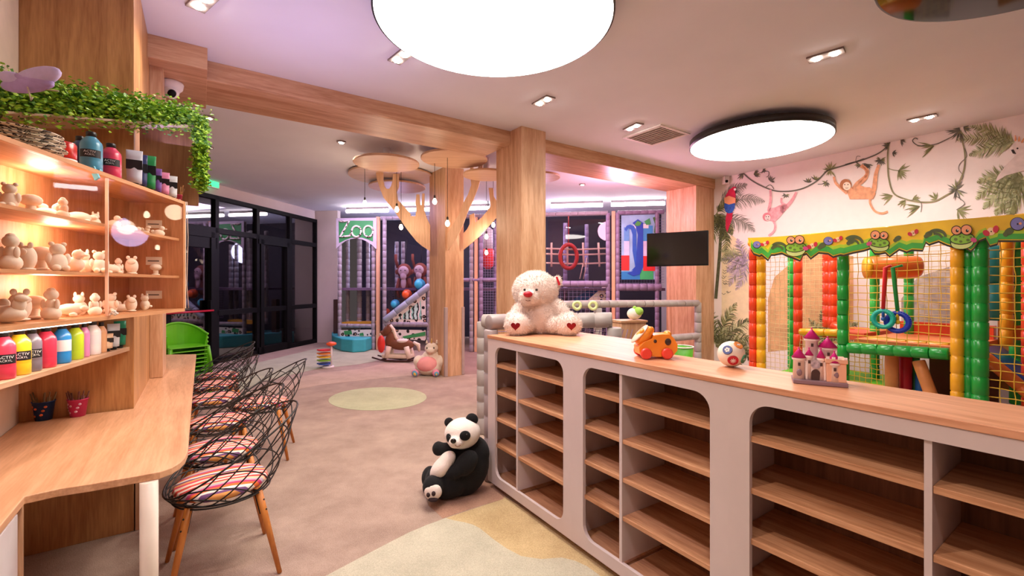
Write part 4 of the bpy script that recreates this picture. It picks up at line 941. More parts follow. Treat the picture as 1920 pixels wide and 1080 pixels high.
# ------------------------------------------------------------------ stacked green chairs
gpl = plain('green_plastic', '#6CC71E', .35, coat=.2)
def gchair():
    t = thing('plastic_chair', 'x', 'chair'); w = .23
    m = MB(); m.box(-w, w, -.22, .2, .28, .295); m.build('seat', gpl, t, bevel=.01)
    vs = []; fs = []; n = 26; th = .012
    for i in range(n + 1):
        a = math.radians(-118 + 236 * i / n); c = max(0, math.cos(a)); zt = .44 + .15 * c ** 1.5 - .0 * a; R = .235 + .02 * c
        for r, z in ((R, .285), (R + .028, zt), (R + .028 + th, zt), (R + th, .285)): vs.append((math.sin(a) * r, math.cos(a) * r * .92 - .0, z))
    for i in range(n):
        for k in range(4): fs.append((i * 4 + k, i * 4 + (k + 1) % 4, (i + 1) * 4 + (k + 1) % 4, (i + 1) * 4 + k))
    fs += [(0, 1, 2, 3), (n * 4, n * 4 + 3, n * 4 + 2, n * 4 + 1)]
    m = MB(); m._add(vs, fs, 0, False); m.build('backrest', gpl, t)
    m = MB(); m.tube([Vector(vs[i * 4 + 1]).lerp(Vector(vs[i * 4 + 2]), .5) for i in range(n + 1)], .016, 8); m.build('armrest', gpl, t)
    for s_ in (-1, 1):
        for y in (-.2, .2):
            m = MB(); m.tube([(s_ * .215, y * .95, .285), (s_ * .25, y * 1.15, .004)], [.026, .018], 8); m.build('leg', gpl, t)
    return t
g0_ = gchair(); gx = aty(343, 640, 6.2)
for i in range(8):
    lb = 'bright green plastic armchair, %s from the bottom of the stack by the glass door' % ORD[i]
    lc = (gx.x + .005 * i, 6.2 - .004 * i, .055 * i)
    if i == 0: o = g0_; o.location = lc; o.rotation_euler = (0, 0, math.radians(55)); o['label'] = lb; o['group'] = 'stacked green chairs'
    else: dup(g0_, lc, math.radians(55), lb)
# ------------------------------------------------------------------ tree decoration
TPL = Plane(tp.x, tp.y, BD.x, BD.y)
tree = thing('tree_decoration', 'cut out wooden tree branches fixed around the oak pillar', 'decoration', (tp.x, tp.y, 1.8), angB)
br_m = wood('branch_wood', '#E2B898', '#C89A78', 'z', .45)
def branch(pxs, pl, off, holes=(), mt=br_m, th=.022):
    L = [[(pl.px(u, v, off)) for u, v in lp] for lp in [pxs] + list(holes)]
    # plane coords
    def to2(p): q = Vector((p.x, p.y)) - pl.o; return (q.dot(pl.d), p.z)
    m = MB(); m.slab([[to2(p) for p in lp] for lp in L], lambda t, z: pl.at(t, z, off), (-pl.n.x * th, -pl.n.y * th, 0)); m.build('branch', mt, tree, W=True)
def zz(lst, k=5.684, ox=640, oy=280): return [(ox + x / k, oy + y / k) for x, y in lst]
LB = Plane(-1.75, 7.6, 1.0, -.12)
branch(zz([(365, 235), (445, 240), (445, 330), (455, 385), (480, 420), (510, 420), (530, 390), (545, 330), (552, 262), (610, 262), (612, 400), (590, 450), (600, 540), (660, 600), (740, 690), (735, 710), (790, 715), (800, 600), (790, 590), (800, 480), (830, 480), (838, 590), (855, 600), (862, 470), (885, 470), (880, 640), (905, 720), (945, 810), (945, 1085), (860, 1030), (800, 980), (720, 880), (640, 770), (560, 650), (450, 515), (405, 400), (380, 320)]), LB, 0)
LB2 = Plane(tp.x + .30, tp.y - .02, BD.x * 1, BD.y * -.3)
branch(zz([(1375, 150), (1400, 145), (1412, 280), (1420, 300), (1450, 260), (1465, 130), (1470, 95), (1508, 95), (1500, 240), (1460, 400), (1400, 550), (1340, 680), (1290, 820), (1230, 940), (1150, 1060), (1130, 1080), (1130, 900), (1200, 780), (1260, 680), (1290, 590), (1350, 480), (1385, 380), (1370, 260)]), LB2, .05)
branch(zz([(1570, 410), (1618, 412), (1625, 500), (1660, 560), (1700, 560), (1700, 680), (1640, 740), (1560, 830), (1480, 920), (1400, 990), (1300, 1070), (1296, 900), (1340, 850), (1370, 790), (1365, 700), (1415, 680), (1430, 780), (1500, 720), (1560, 650), (1590, 600)]), LB2, -.12)
RB = Plane(tp.x - .05, tp.y - .05, BD.x, BD.y)
# canopy discs: (u, v centre, half width px, z, label)
dm = plain('disc_wood', '#E3BE98', .5, var=.05, scale=4); dmat = oak_x
for k, (u, v, rr, z, lb) in enumerate([(725, 308, 60, 3.22, 'large wooden canopy disc left of the tree, in front of the others'), (852, 300, 62, 3.30, 'large wooden canopy disc right above the tree pillar'), (735, 332, 78, 3.40, 'wide wooden canopy disc half hidden close to the ceiling on the left'),
                                     (745, 352, 52, 3.32, 'small wooden canopy disc low behind the left branch'), (912, 330, 44, 3.18, 'wooden canopy disc between tree pillar and main pillar'), (1010, 334, 40, 3.3, 'wooden canopy disc behind the main pillar')]):
    c = onz(u, v, z); R_ = rr * c.y / 850; t = thing('canopy_disc', lb, 'ceiling disc', (c.x, c.y, z), group='wooden discs of the tree canopy')
    m = MB(); m.lathe([(R_ - .004, 0), (R_, .004), (R_, .028), (R_ - .004, .032)], n=64); m.build('panel', wood('disc_oak', '#DDB898', '#C79C78', 'x', .4), t)
    m = MB(); m.lathe([(.05, .032), (.05, CEIL - z - .001)], n=12); m.build('spacer', white_p, t)
# pendant bulbs
bulb_m = glow('filament', (1.0, .82, .56), 16); cordm = plain('cord', '#221A18', .6)
for u, v, vt_, Y, lb in [(684, 380, 326, 7.4, 'pendant bulb farthest left, below the big canopy disc'), (744, 392, 305, 6.9, 'pendant bulb in front of the left branch'), (752, 425, 350, 7.3, 'low hanging pendant bulb left of the tree beside the sign'), (815, 377, 318, 6.7, 'pendant bulb at the left edge of the tree pillar'),
                         (839, 418, 292, 6.4, 'long pendant bulb hanging in front of the tree pillar'), (912, 443, 340, 7.6, 'low pendant bulb in front of the right branch'), (925, 421, 300, 7.9, 'pendant bulb close to the main pillar'), (912, 473, 430, 8.6, 'small pendant bulb deep in the play area near the red punch bag')]:
    p = aty(u, v, Y); top = min(CEIL, 3.2 if vt_ > 300 else 3.3) - p.z
    top = CEIL - p.z - .001; t = thing('pendant_bulb', lb, 'pendant lamp', p, group='bare pendant bulbs around the tree')
    m = MB(); m.cyl((0, 0, .06), (0, 0, top), .004, n=6); m.build('cord', cordm, t); m = MB(); m.lathe([(.014, .035), (.016, .075), (.006, .09)], n=12); m.build('socket', cordm, t)
    m = MB(); m.lathe([(.006, -.05), (.022, -.04), (.032, -.012), (.026, .012), (.014, .036)], n=16); m.build('bulb', bulb_m, t)
lamp('bulb_glow', 'POINT', (-1.15, 6.6, 2.45), 4, (1, .74, .52), .1); lamp('bulb_glow', 'POINT', (-2.0, 6.9, 2.6), 4, (1, .74, .52), .1); lamp('bulb_glow', 'POINT', (-.45, 7.3, 2.3), 4, (1, .74, .52), .1)
p = CP.px(262, 393, -.12)

# ------------------------------------------------------------------ back play frame
gp_m = plain('frame_padding', '#9C959C', .4, var=.04); gp2 = plain('frame_padding_lilac', '#8F7F9C', .4, var=.05)
pf = thing('soft_playground', 'large indoor play frame with grey padded posts at the back of the room', 'play frame', (BK.o.x, BK.o.y, 0), BK.ang)
TH = 3.06
def bpost(u, w=.047, z0=.002, z1=TH, off=0, mt=gp_m, name='post'):
    t = BK.s_at(u, off); m = MB(); padtube(m, BK.at(t, z0, off), BK.at(t, z1, off), w, .15); m.build(name, mt, pf, W=True)
def brail(u0, u1, z, w=.047, off=0, mt=gp_m, name='rail'):
    a, b = BK.s_at(u0, off), BK.s_at(u1, off); m = MB(); padtube(m, BK.at(a, z, off), BK.at(b, z, off), w, .16); m.build(name, mt, pf, W=True)
def bpoly(name, pxs, mt, off=.0, th=.01, holes=()):
    def c(p): s_ = BK.s_at(p[0], off); return (s_, BK.px(p[0], p[1], off).z)
    m = MB(); m.slab([[c(p) for p in lp] for lp in [pxs] + list(holes)], lambda t, z: BK.at(t, z, off), (-BK.n.x * th, -BK.n.y * th, 0)); return m.build(name, mt, pf, W=True)
for u in (637, 700, 721, 804, 884, 902, 1140, 1158): bpost(u, mt=gp2 if u in (902, 1140, 1158) else gp_m)
bpost(1232, mt=gp2); bpost(652, .05, .5, 2.9, -.6); bpost(674, .06, .5, 2.9, -.5); bpost(690, .05, .5, 2.9, -.6)
for u in (744, 756): bpost(u, .05, .5, 2.6, -.9)
# round padded verticals of the interior
for u, off in ((930, -.4), (1060, -1.0), (1100, -1.3)): bpost(u, .05, .1, 3.0, off, gp2)
strip = plain('peach_strip', '#E6B48A', .5)
for u in (709, 893, 1150):
    t = BK.s_at(u); m = MB(); m.obox(BK.at(t, 1.55, .0), Vector((BK.d.x, BK.d.y, 0)) * .035, Vector((BK.n.x, BK.n.y, 0)) * .035, Vector((0, 0, 1.545))); m.build('wooden_mullion', strip, pf, W=True)
for u0, u1, z in ((714, 808, TH), (868, 1140, TH), (1158, 1245, TH)): brail(u0, u1, z, mt=gp2 if u0 > 900 else gp_m)
brail(1028, 1140, 1.53, .07, mt=gp2); brail(1160, 1240, 1.46, .08, mt=gp2); brail(868, 932, 1.62, .045, mt=gp2); brail(640, 697, .55); brail(722, 804, .60, .06)
gz = plain('zoo_white', '#C9C2CC', .5); gg = plain('zoo_green', '#3F9A55', .5)
zp = lambda L_: [(620 + x / 7.716, 400 + y / 7.716) for x, y in L_]
arch = [(80, 510), (140, 450), (210, 400), (290, 370), (370, 360), (450, 375), (530, 410), (600, 460), (660, 520)]
bpoly('sign_board', zp([(80, 70), (660, 62)] + arch[::-1]), gz, .075, .02)
bpoly('sign_field', zp([(115, 105), (612, 105), (612, 410), (530, 375), (450, 350), (370, 345), (290, 355), (210, 385), (120, 430)]), gg, .08, .005)
leo = spots('leopard', '#EFE6D8', '#17120F', '#C9A080', 9); leos = spots('leopard_small', '#F2EADC', '#0B0908', '#D8C0A0', 13)
def zstroke(pts, w, name='sign_letter', closed=False):
    P = [BK.px(*q, .092) for q in zp(pts)]; m = MB(); m.tube(P, w, 6, closed=closed); m.build(name, leos, pf, W=True)
zstroke([(130, 115), (190, 118), (265, 112), (200, 230), (130, 340), (200, 335), (280, 325), (285, 290)], .024)
for cx_, cy_ in ((372, 262), (545, 260)): zstroke([(cx_ + 68 * math.cos(2 * PI * i / 22), cy_ + 78 * math.sin(2 * PI * i / 22)) for i in range(22)], .022, closed=True)
kp = lambda L_: [(620 + x / 7.716, 540 + y / 7.716) for x, y in L_]
bpoly('leopard_panel', kp([(140, 610), (600, 600), (600, 700), (140, 700)]), leo, .03); bpoly('green_patch', kp([(190, 620), (300, 615), (310, 670), (200, 675)]), gg, .036, .004); bpoly('green_patch', kp([(420, 655), (470, 645), (480, 690), (415, 690)]), gg, .036, .004)
ylw = plain('yellow_mat', '#E0A93A', .5); bpoly('yellow_mat_edge', kp([(160, 495), (610, 490), (610, 545), (160, 545)]), ylw, -.25, .3)
bpoly('leopard_triangle', kp([(790, 520), (1375, 50), (1375, 520)]), leo, .02); bpoly('zebra_patch', kp([(960, 450), (1300, 180), (1320, 455)]), stripes('zebra', ['#CDEFE2', '#CDEFE2', '#22302C', '#EFE9E0', '#9CD8C4', '#22302C'], 5, 'x', 9), .026, .004)
bpoly('leopard_base', kp([(790, 600), (1375, 610), (1375, 760), (790, 720)]), leo, .02); bpoly('green_patch', kp([(1040, 700), (1370, 630), (1370, 690), (1060, 735)]), gg, .026, .004)
m = MB(); padtube(m, BK.px(722, 600, .03), BK.px(806, 535, .03), .075, .3); m.build('slide_edge', plain('slide_grey', '#A9B4C4', .4), pf, W=True)
cy_m = plain('ball_cyan', '#3FB8D6', .35); or_m = plain('ball_orange', '#F2622A', .35)
for u, v, r, mt, lb in ((741, 570, .11, cy_m, 'cyan ball at the bottom of the padded slide edge'), (763, 552, .12, or_m, 'orange ball in the middle of the padded slide edge'), (787, 533, .13, cy_m, 'cyan ball highest on the padded slide edge'), (726, 584, .07, or_m, 'small orange ball at the foot of the padded slide edge')):
    c = BK.px(u, v, -.12); m = MB(); m.ell((0, 0, 0), r, None, 20, 12); tag(m.build('play_ball', mt, loc=c), lb, 'ball')
# transparent panel, nets
bpoly('clear_panel', [(730, 418), (800, 416), (800, 535), (722, 598)], glass('clear_panel_glass', (.86, .84, .90), .04), -.03, .006)
bpoly('clear_panel', [(1028, 412), (1136, 411), (1136, 528), (1028, 528)], glass('clear_panel_glass', (.86, .84, .90), .04), -.02, .006)
netm = plain('net_lilac', '#9A8FB0', .7)
def bnet(u0, u1, v0, v1, off, step=.09, r=.005, mt=netm):
    a, b = BK.s_at(u0, off), BK.s_at(u1, off); z1, z0 = BK.px(u0, v0, off).z, BK.px(u0, v1, off).z; m = MB(); x = a
    while x < b: m.bar(BK.at(x, z0, off), BK.at(x, z1, off), r, r); x += step
    z = z0
    while z < z1: m.bar(BK.at(a, z, off), BK.at(b, z, off), r, r); z += step
    m.build('net', mt, pf, W=True)
bnet(905, 935, 412, 655, -.05, .06); bnet(1028, 1136, 540, 640, -.06); bnet(1160, 1245, 410, 535, -.2, .06); bnet(735, 800, 540, 600, -.5, .06)
rope = plain('rope_cream', '#E6C7A8', .8)
m = MB()
for v in (466, 476, 493): m.tube([BK.px(1024, v, -.5), BK.px(1080, v + 2, -.5), BK.px(1140, v, -.5)], .022, 6)
for u in (1034, 1064, 1093, 1122): m.tube([BK.px(u, 455, -.5), BK.px(u + (2 if u > 1080 else 0), 500, -.5)], .025, 6)
m.tube([BK.px(1093, 495, -.45), BK.px(1090, 510, -.45), BK.px(1087, 523, -.45)], .012, 6); m.tube([BK.px(1100, 483, -.45), BK.px(1098, 505, -.45), BK.px(1094, 523, -.45)], .012, 6)
m.build('rope_net', rope, pf, W=True)
m = MB(); c = BK.px(1066, 481, -.35); m.tube([c + Vector((math.cos(a) * .19, 0, math.sin(a) * .27)) for a in [2 * PI * i / 24 for i in range(24)]], .045, 8, closed=True); m.cyl(c + Vector((0, 0, .27)), c + Vector((0, 0, 1.0)), .012)
tag(m.build('hanging_ring', plain('ring_red', '#C22A1E', .4, var=.2), loc=c, W=True), 'red oval hanging ring behind the clear panel', 'play ring')
# floors / platform inside
m = MB(); a, b = BK.s_at(640, -.3), BK.s_at(1245, -.3); m.slab([[(a, -.15), (b, -.15), (b, -1.7), (a, -1.7)]], lambda t, o_: BK.at(t, 1.38, o_), (0, 0, .06)); m.build('upper_platform', plain('platform_mauve', '#6E5A72', .7), pf, W=True)
blue_s = plain('slide_blue', '#2C63A8', .4); bpoly('blue_slide', [(1060, 572), (1100, 545), (1136, 545), (1136, 572)], blue_s, -.7, .2); bpoly('slide_side', [(1092, 572), (1130, 538), (1136, 538), (1136, 575)], leo, -.3, .04)
# tower print
def bquad(name, u0, u1, v0, v1, col, off=.01): return bpoly(name, [(u0, v0), (u1, v0), (u1, v1), (u0, v1)], plain('print_' + col, '#' + col, .5, var=.08), off, .004)
ob = bpoly('print_panel', [(1165, 404), (1232, 402), (1232, 524), (1165, 524)], plain('print_sky', '#9CC8E8', .5, var=.2, scale=3), .0, .006)
for a in [(1170, 1180, 426, 452, '5FA0DC', .011), (1170, 1180, 452, 479, 'C9D6F0', .011), (1165, 1180, 479, 507, 'D22A2A', .011), (1206, 1224, 423, 452, '3F9AD8', .011), (1206, 1224, 452, 480, 'D8D2EE', .011), (1206, 1230, 480, 508, 'E0282A', .011), (1165, 1200, 509, 524, '2A86C8', .009), (1200, 1225, 506, 524, '3FC070', .009), (1188, 1216, 420, 428, 'F0F0F4', .013)]: bquad('printed_shape', *a[:5], off=a[5])
def bcurve(name, pxs, w, col, off=.015):
    bpoly(name, [(u, v) for u, v in pxs], plain('print_' + col, '#' + col, .5), off, .004)
bcurve('printed_arch', [(1171, 430), (1175, 423), (1182, 421), (1189, 424), (1193, 432), (1194, 490), (1190, 505), (1183, 508), (1191, 500), (1186, 470), (1186, 440), (1183, 430), (1178, 428), (1174, 434)], 1, '1F5FC4')
bcurve('printed_slide', [(1186, 418), (1196, 411), (1206, 418), (1206, 500), (1200, 514), (1188, 518), (1176, 512), (1186, 508), (1192, 498), (1196, 440), (1192, 425)], 1, '1746B8', .018)
bcurve('printed_leaves', [(1190, 421), (1195, 414), (1203, 417), (1200, 423), (1194, 424)], 1, '4FA84A', .024)
bcurve('printed_leaves', [(1208, 415), (1218, 409), (1220, 420), (1212, 422)], 1, '3FA85A', .022)
bcurve('printed_vine', [(1224, 408), (1232, 405), (1230, 425), (1234, 440), (1226, 436), (1228, 420)], 1, '4A7A3E', .022)
# hanging red punch bag
c = BK.px(915, 480, -.25); t = thing('punch_bag', 'red and white hanging punch bag behind the net between the pillars', 'punch bag', c)
m = MB(); m.lathe([(.05, -.30), (.13, -.22), (.14, .12), (.12, .16)], n=20); m.build('bag', plain('bag_red', '#E0392E', .4), t); m = MB(); m.lathe([(.115, .16), (.12, .6), (.03, .66)], n=20); m.build('upper_sleeve', plain('bag_white', '#D8DCD8', .5), t); m = MB(); m.cyl((0, 0, .66), (0, 0, 1.3), .01); m.build('strap', cordm, t)
# monkey plush
mk = thing('plush_monkey', 'long armed brown plush monkey hanging behind the clear panel', 'plush monkey', BK.px(758, 510, -.25))
bm_ = plain('monkey_brown', '#8A4A3A', .9); fm_ = plain('monkey_face', '#D8C0BC', .8)
m = MB(); m.ell((0, .0, .02), (.17, .12, .18), None, 20, 14); m.ell((-.17, 0, 0), (.05, .03, .06)); m.ell((.17, 0, 0), (.05, .03, .06)); m.tube([(-.15, 0, .1), (-.2, 0, .28), (-.2, 0, .42)], .035, 8); m.tube([(-.12, 0, -.15), (-.17, 0, -.4), (-.12, 0, -.62)], .04, 8); m.tube([(.1, 0, -.15), (.15, 0, -.4)], .05, 8); m.ell((0, .03, -.35), (.12, .1, .22)); m.build('body', bm_, mk)
m = MB(); m.ell((0, -.08, .02), (.125, .06, .12)); m.ell((0, -.10, -.10), (.075, .05, .09)); m.ell((0, -.08, -.25), (.06, .04, .16)); m.build('face', fm_, mk)
for s_ in (-1, 1): m = MB(); m.ell((s_ * .05, -.14, .035), .014); m.build('eye', plain('bead_black', '#0B0806', .1), mk)
m = MB(); m.cyl((.02, 0, .18), (.06, 0, .75), .008); m.build('cord', cordm, mk)
mk_reflection = dup(mk, BK.px(788, 508, -.7), -.2, 'copy of the plush monkey added as its reflection in the clear panel');  # duplicate monkey models a reflection, not another toy
# blue step
st = onz(661, 659, 0); m = MB(); poly = []
for u, v in [(622, 650), (627, 654), (640, 659), (661, 661.5), (685, 660), (699, 655), (702, 650), (702, 644), (622, 644)]: q = onz(u, v, 0); poly.append((q.x, q.y))
m = MB(); m.prism(poly, .003, .30)
stp = tag(m.build('foam_step', plain('foam_turquoise', '#3EB4BE', .45), bevel=.03, seg=3), 'turquoise soft foam step at the entrance of the zoo play frame', 'foam step')
m = MB(); q0, q1 = onz(642, 655, .0), onz(682, 655, 0); m.box(q0.x, q1.x, q0.y + .1, q0.y + .55, .302, .325); tag(m.build('yellow_mat', ylw, bevel=.008), 'small yellow mat lying on the turquoise foam step', 'mat')

# ------------------------------------------------------------------ floor toys
c = onz(745, 678, 0)
rh = thing('rocking_horse', 'brown and white plush rocking horse on wooden rockers', 'rocking horse', (c.x, c.y + .05, 0), math.radians(-8))
hb = plain('horse_brown', '#7A4C36', .95); hc = plain('horse_cream', '#EBD9C4', .95); rk = wood('rocker_wood', '#4A2620', '#331812', 'x', .5)
for y in (-.13, .13): m = MB(); m.tube([(-.48, y, .085), (-.3, y, .038), (0, y, .018), (.3, y, .035), (.5, y, .08)], .016, 8); m.build('rocker', rk, rh)
m = MB()
for x in (-.25, .28): m.box(x - .03, x + .03, -.15, .15, .04, .06)
m.build('crossbar', rk, rh)
blobs('body', [((.08, 0, .33), (.26, .11, .11), None), ((-.16, 0, .42), (.10, .085, .17), RX(0, 15, 0))], hb, rh, .015)
m = MB(); m.ell((-.22, 0, .60), (.085, .07, .12), RX(0, 35, 0)); m.ell((-.30, 0, .545), (.075, .05, .05), RX(0, 30, 0)); m.ell((-.19, -.04, .70), (.015, .01, .035)); m.ell((-.19, .04, .70), (.015, .01, .035)); m.build('head', hb, rh)
m = MB(); m.ell((-.345, 0, .52), (.04, .045, .04)); m.tube([(-.16, 0, .71), (-.09, 0, .62), (-.05, 0, .48), (.0, 0, .42)], [.03, .035, .035, .03], 8); m.build('mane', hc, rh)
for x, y in ((-.2, -.1), (-.2, .1), (.27, -.1), (.27, .1)): m = MB(); m.tube([(x * .75, y * .8, .3), (x, y, .07)], [.055, .045], 10); m.build('leg', hc, rh)
m = MB(); m.ell((.10, 0, .40), (.13, .115, .05)); m.build('saddle', plain('saddle_white', '#D8CCC0', .9), rh); m = MB(); m.tube([(.32, 0, .38), (.42, 0, .33), (.44, 0, .2)], [.03, .045, .02], 8); m.build('tail', hc, rh)
m = MB(); m.box(-.3, .3, -.12, .12, .065, .15); m.build('footboard', hc, rh, bevel=.03)
m = MB(); m.ell((0, 0, 0), (.075, .06, .17), None, 16, 12); tag(m.build('red_balloon', plain('bag_red', '#E0392E', .4), loc=(c.x - .28, c.y - .13, .36)), 'bright red plush pouch hanging on the rocking horse neck', 'pouch')
# unicorn seat
c = onz(800, 708, 0)
un = thing('plush_unicorn', 'cream unicorn plush seat with pink middle leaning on the tree pillar', 'plush seat', (c.x - .0, c.y + .22, 0), 0)
uw = plain('unicorn_cream', '#EDDCC9', .95, sheen=.3, bump=.3, bscale=90)
blobs('body', [((0, .02, .14), (.24, .20, .15), None), ((.02, .10, .26), (.17, .12, .16), None), ((-.17, .0, .23), (.09, .13, .10), RX(0, -20, 0)), ((.19, .0, .23), (.09, .13, .11), RX(0, 20, 0))], uw, un, .014)
m = MB(); m.ell((-.015, -.085, .19), (.175, .13, .13), RX(-35)); m.build('pink_lining', plain('unicorn_pink', '#F2A0A0', .9), un)
blobs('head', [((.03, .06, .44), (.115, .10, .095), None), ((.03, -.04, .415), (.07, .05, .045), None)], uw, un, .01)
for x in (-.05, .12): m = MB(); m.lathe([(.024, 0), (.004, .06)], c=(x, .06, .52), n=10); m.build('ear', uw, un)
m = MB(); m.lathe([(.018, 0), (.003, .08)], c=(.035, .03, .53), n=10); m.build('horn', plain('horn_gold', '#D8B060', .4), un)
for x in (-.03, .085): m = MB(); m.ell((x, -.035, .455), (.01, .006, .016)); m.build('eye', plain('bead_black', '#0B0806', .1), un)
for x in (-.20, .14): m = MB(); m.ell((x, -.17, .065), (.062, .05, .06)); m.build('foot', spots('rainbow', '#E58CA8', '#5FA8C8', '#F0C050', 9), un)
# musical stacking toy
c = onz(613, 690, 0); xt = thing('stacking_toy', 'rainbow coloured spinning disc toy standing on the pale carpet', 'toy', (c.x, c.y + .05, 0))
m = MB(); m.lathe([(.11, 0), (.10, .03)], n=20); m.lathe([(.018, .03), (.018, .42)], c=(.06, 0, 0), n=10); m.build('stand', white_p, xt)
for i, cc_ in enumerate(('2A4FB8', '8AC63A', 'F2C62E', 'F28A2A', 'D8232E')):
    m = MB(); z = .06 + i * .062; m.lathe([(.11, 0), (.115, .012), (.11, .024)], c=(-.06, 0, z), n=14); m.bar((-.2, 0, z + .012), (.03, 0, z + .012), .03, .02); m.build('disc', plain('disc_' + cc_, '#' + cc_, .4), xt)
m = MB(); m.lathe([(.05, .40), (.09, .42), (.085, .45), (.03, .47)], c=(.06, 0, 0), n=16); m.build('top_cap', or_m, xt)
# ------------------------------------------------------------------ right hand play structure
ST = Plane(3.14, 6.0, .53, -.848)
jg = thing('jungle_playground', 'colourful jungle play frame with padded red, yellow and green posts and yellow nets', 'play frame', (3.14, 6.0, 0), ST.ang)
pr_, py_, pg_, pgl = plain('pad_red', '#E8461E', .32, coat=.3), plain('pad_yellow', '#F0AE1E', .32, coat=.3), plain('pad_green', '#0F9C38', .28, coat=.4), plain('pad_light_green', '#33B84A', .32, coat=.3)
ny = plain('net_yellow', '#E8C23A', .6)
def jpost(u, r, off, mt, z0=.36, z1=2.0):
    t = ST.s_at(u, off); m = MB(); padtube(m, ST.at(t, z0, off), ST.at(t, z1, off), r, .16, 14); m.build('post', mt, jg, W=True)
def jrail(u0, v0, u1, v1, r, off, mt, name='rail', off2=None):
    off2 = off if off2 is None else off2
    a, b = ST.px(u0, v0, off), ST.px(u1, v1, off2); m = MB(); padtube(m, a, b, r, .15, 14); m.build(name, mt, jg, W=True)
def jpoly(name, pxs, mt, off, th=.004, parent=None):
    m = MB(); m.slab([[(ST.s_at(u, off), ST.px(u, v, off).z) for u, v in pxs]], lambda t, z: ST.at(t, z, off), (-ST.n.x * th, -ST.n.y * th, 0)); return m.build(name, mt, parent or jg, W=True)
jpost(1412, .05, 0, pr_, .003); jpost(1427, .055, .0, py_, .003); jpost(1483, .042, -.9, pgl, .003); jpost(1496, .055, -.75, pr_, .003)
jpost(1551, .06, -1.35, pr_, .9); jpost(1562, .06, -1.3, pr_, .9)
jpost(1581, .057, -.02, pg_, .003); jpost(1640, .05, -.95, pgl, .003); jpost(1704, .05, -1.3, pgl, .9)
jpost(1795, .05, .02, py_, .003); jpost(1817, .05, -.02, pg_, .003); jpost(1838, .058, .04, pg_, .003)
jpost(1888, .05, -.7, py_, .9); jpost(1905, .05, -.9, pgl, .3); jpost(1932, .06, -.5, pr_, .3)
jrail(1500, 622, 1572, 624, .045, -.5, py_); jrail(1590, 652, 1780, 664, .058, .0, pg_); jrail(1420, 474, 1500, 470, .045, -.4, py_); jrail(1560, 610, 1600, 625, .06, -1.0, pr_)
jrail(1405, 456, 1950, 408, .05, -.03, py_, 'top_rail'); jrail(1630, 640, 1780, 652, .05, -.3, py_)
# platforms, base mat
def jslab(name, u0, u1, o0, o1, z0, z1, mt):
    a, b = ST.s_at(u0, 0), ST.s_at(u1, 0); m = MB()
    m.slab([[(a, o0), (b, o0), (b, o1), (a, o1)]], lambda t, o_: ST.at(t, z0, o_), (0, 0, z1 - z0)); return m.build(name, mt, jg, W=True)
jslab('upper_platform', 1592, 1795, -.12, -1.4, .80, .90, plain('platform_orange', '#E88850', .5)); jslab('upper_platform', 1500, 1580, -.55, -1.45, .84, .93, plain('platform_red', '#DC5A3C', .5))
jslab('base_mat', 1420, 1590, -.1, -1.45, .003, .33, plain('mat_green', '#62C41E', .5)); jslab('base_mat', 1592, 1660, -.1, -.9, .003, .36, plain('mat_green', '#62C41E', .5))
jslab('base_mat', 1660, 1960, -.1, -1.4, .003, .06, plain('mat_brown', '#6E3A28', .6))
jslab('platform_rim', 1600, 1790, -1.3, -1.42, .9, 1.05, pr_)
# nets
def jnet(u0, u1, v0, v1, off, step, r=.005, mt=ny, name='net', sag=.006):
    a, b = ST.s_at(u0, off), ST.s_at(u1, off); z1, z0 = ST.px((u0 + u1) / 2, v0, off).z, ST.px((u0 + u1) / 2, v1, off).z; m = MB(); x = a; i = 0; rn = random.Random(int(u0))
    nz_ = max(2, int((z1 - z0) / step)); nx_ = max(2, int((b - a) / step))
    for i in range(nx_ + 1):
        x = a + (b - a) * i / nx_; m.tube([ST.at(x + rn.uniform(-sag, sag), z0 + (z1 - z0) * k / nz_, off + rn.uniform(-sag, sag)) for k in range(nz_ + 1)], r, 4, cap=False)
    for k in range(nz_ + 1):
        z = z0 + (z1 - z0) * k / nz_; m.tube([ST.at(a + (b - a) * i / nx_, z + rn.uniform(-sag, sag), off) for i in range(nx_ + 1)], r, 4, cap=False)
    m.build(name, mt, jg, W=True, fix=False)
jnet(1592, 1786, 450, 650, .0, .078, .0042); jnet(1850, 1960, 450, 800, .02, .075, .0046); jnet(1436, 1480, 475, 705, -.1, .055, .003, plain('net_cream', '#E6CF9A', .6)); jnet(1502, 1545, 470, 612, -1.3, .06, .0035, plain('net_cream', '#E6CF9A', .6))
jnet(1592, 1655, 662, 745, -.1, .05, .004); jnet(1500, 1572, 632, 720, -.5, .055, .003, plain('net_cream', '#E6CF9A', .6)); jnet(1720, 1788, 470, 610, -1.2, .06, .0035, plain('net_cream', '#E6CF9A', .6))
# roller drum
a, b = ST.px(1628, 502, -.7), ST.px(1724, 500, -1.0); m = MB(); padtube(m, a, b, .13, .4, 24); m.build('roller_drum', plain('drum_orange', '#E2702A', .35, coat=.3), jg, W=True)
m = MB(); d_ = (b - a).normalized(); m.cyl(a - d_ * .03, a + d_ * .01, .125, n=24); m.build('drum_cap', py_, jg, W=True)
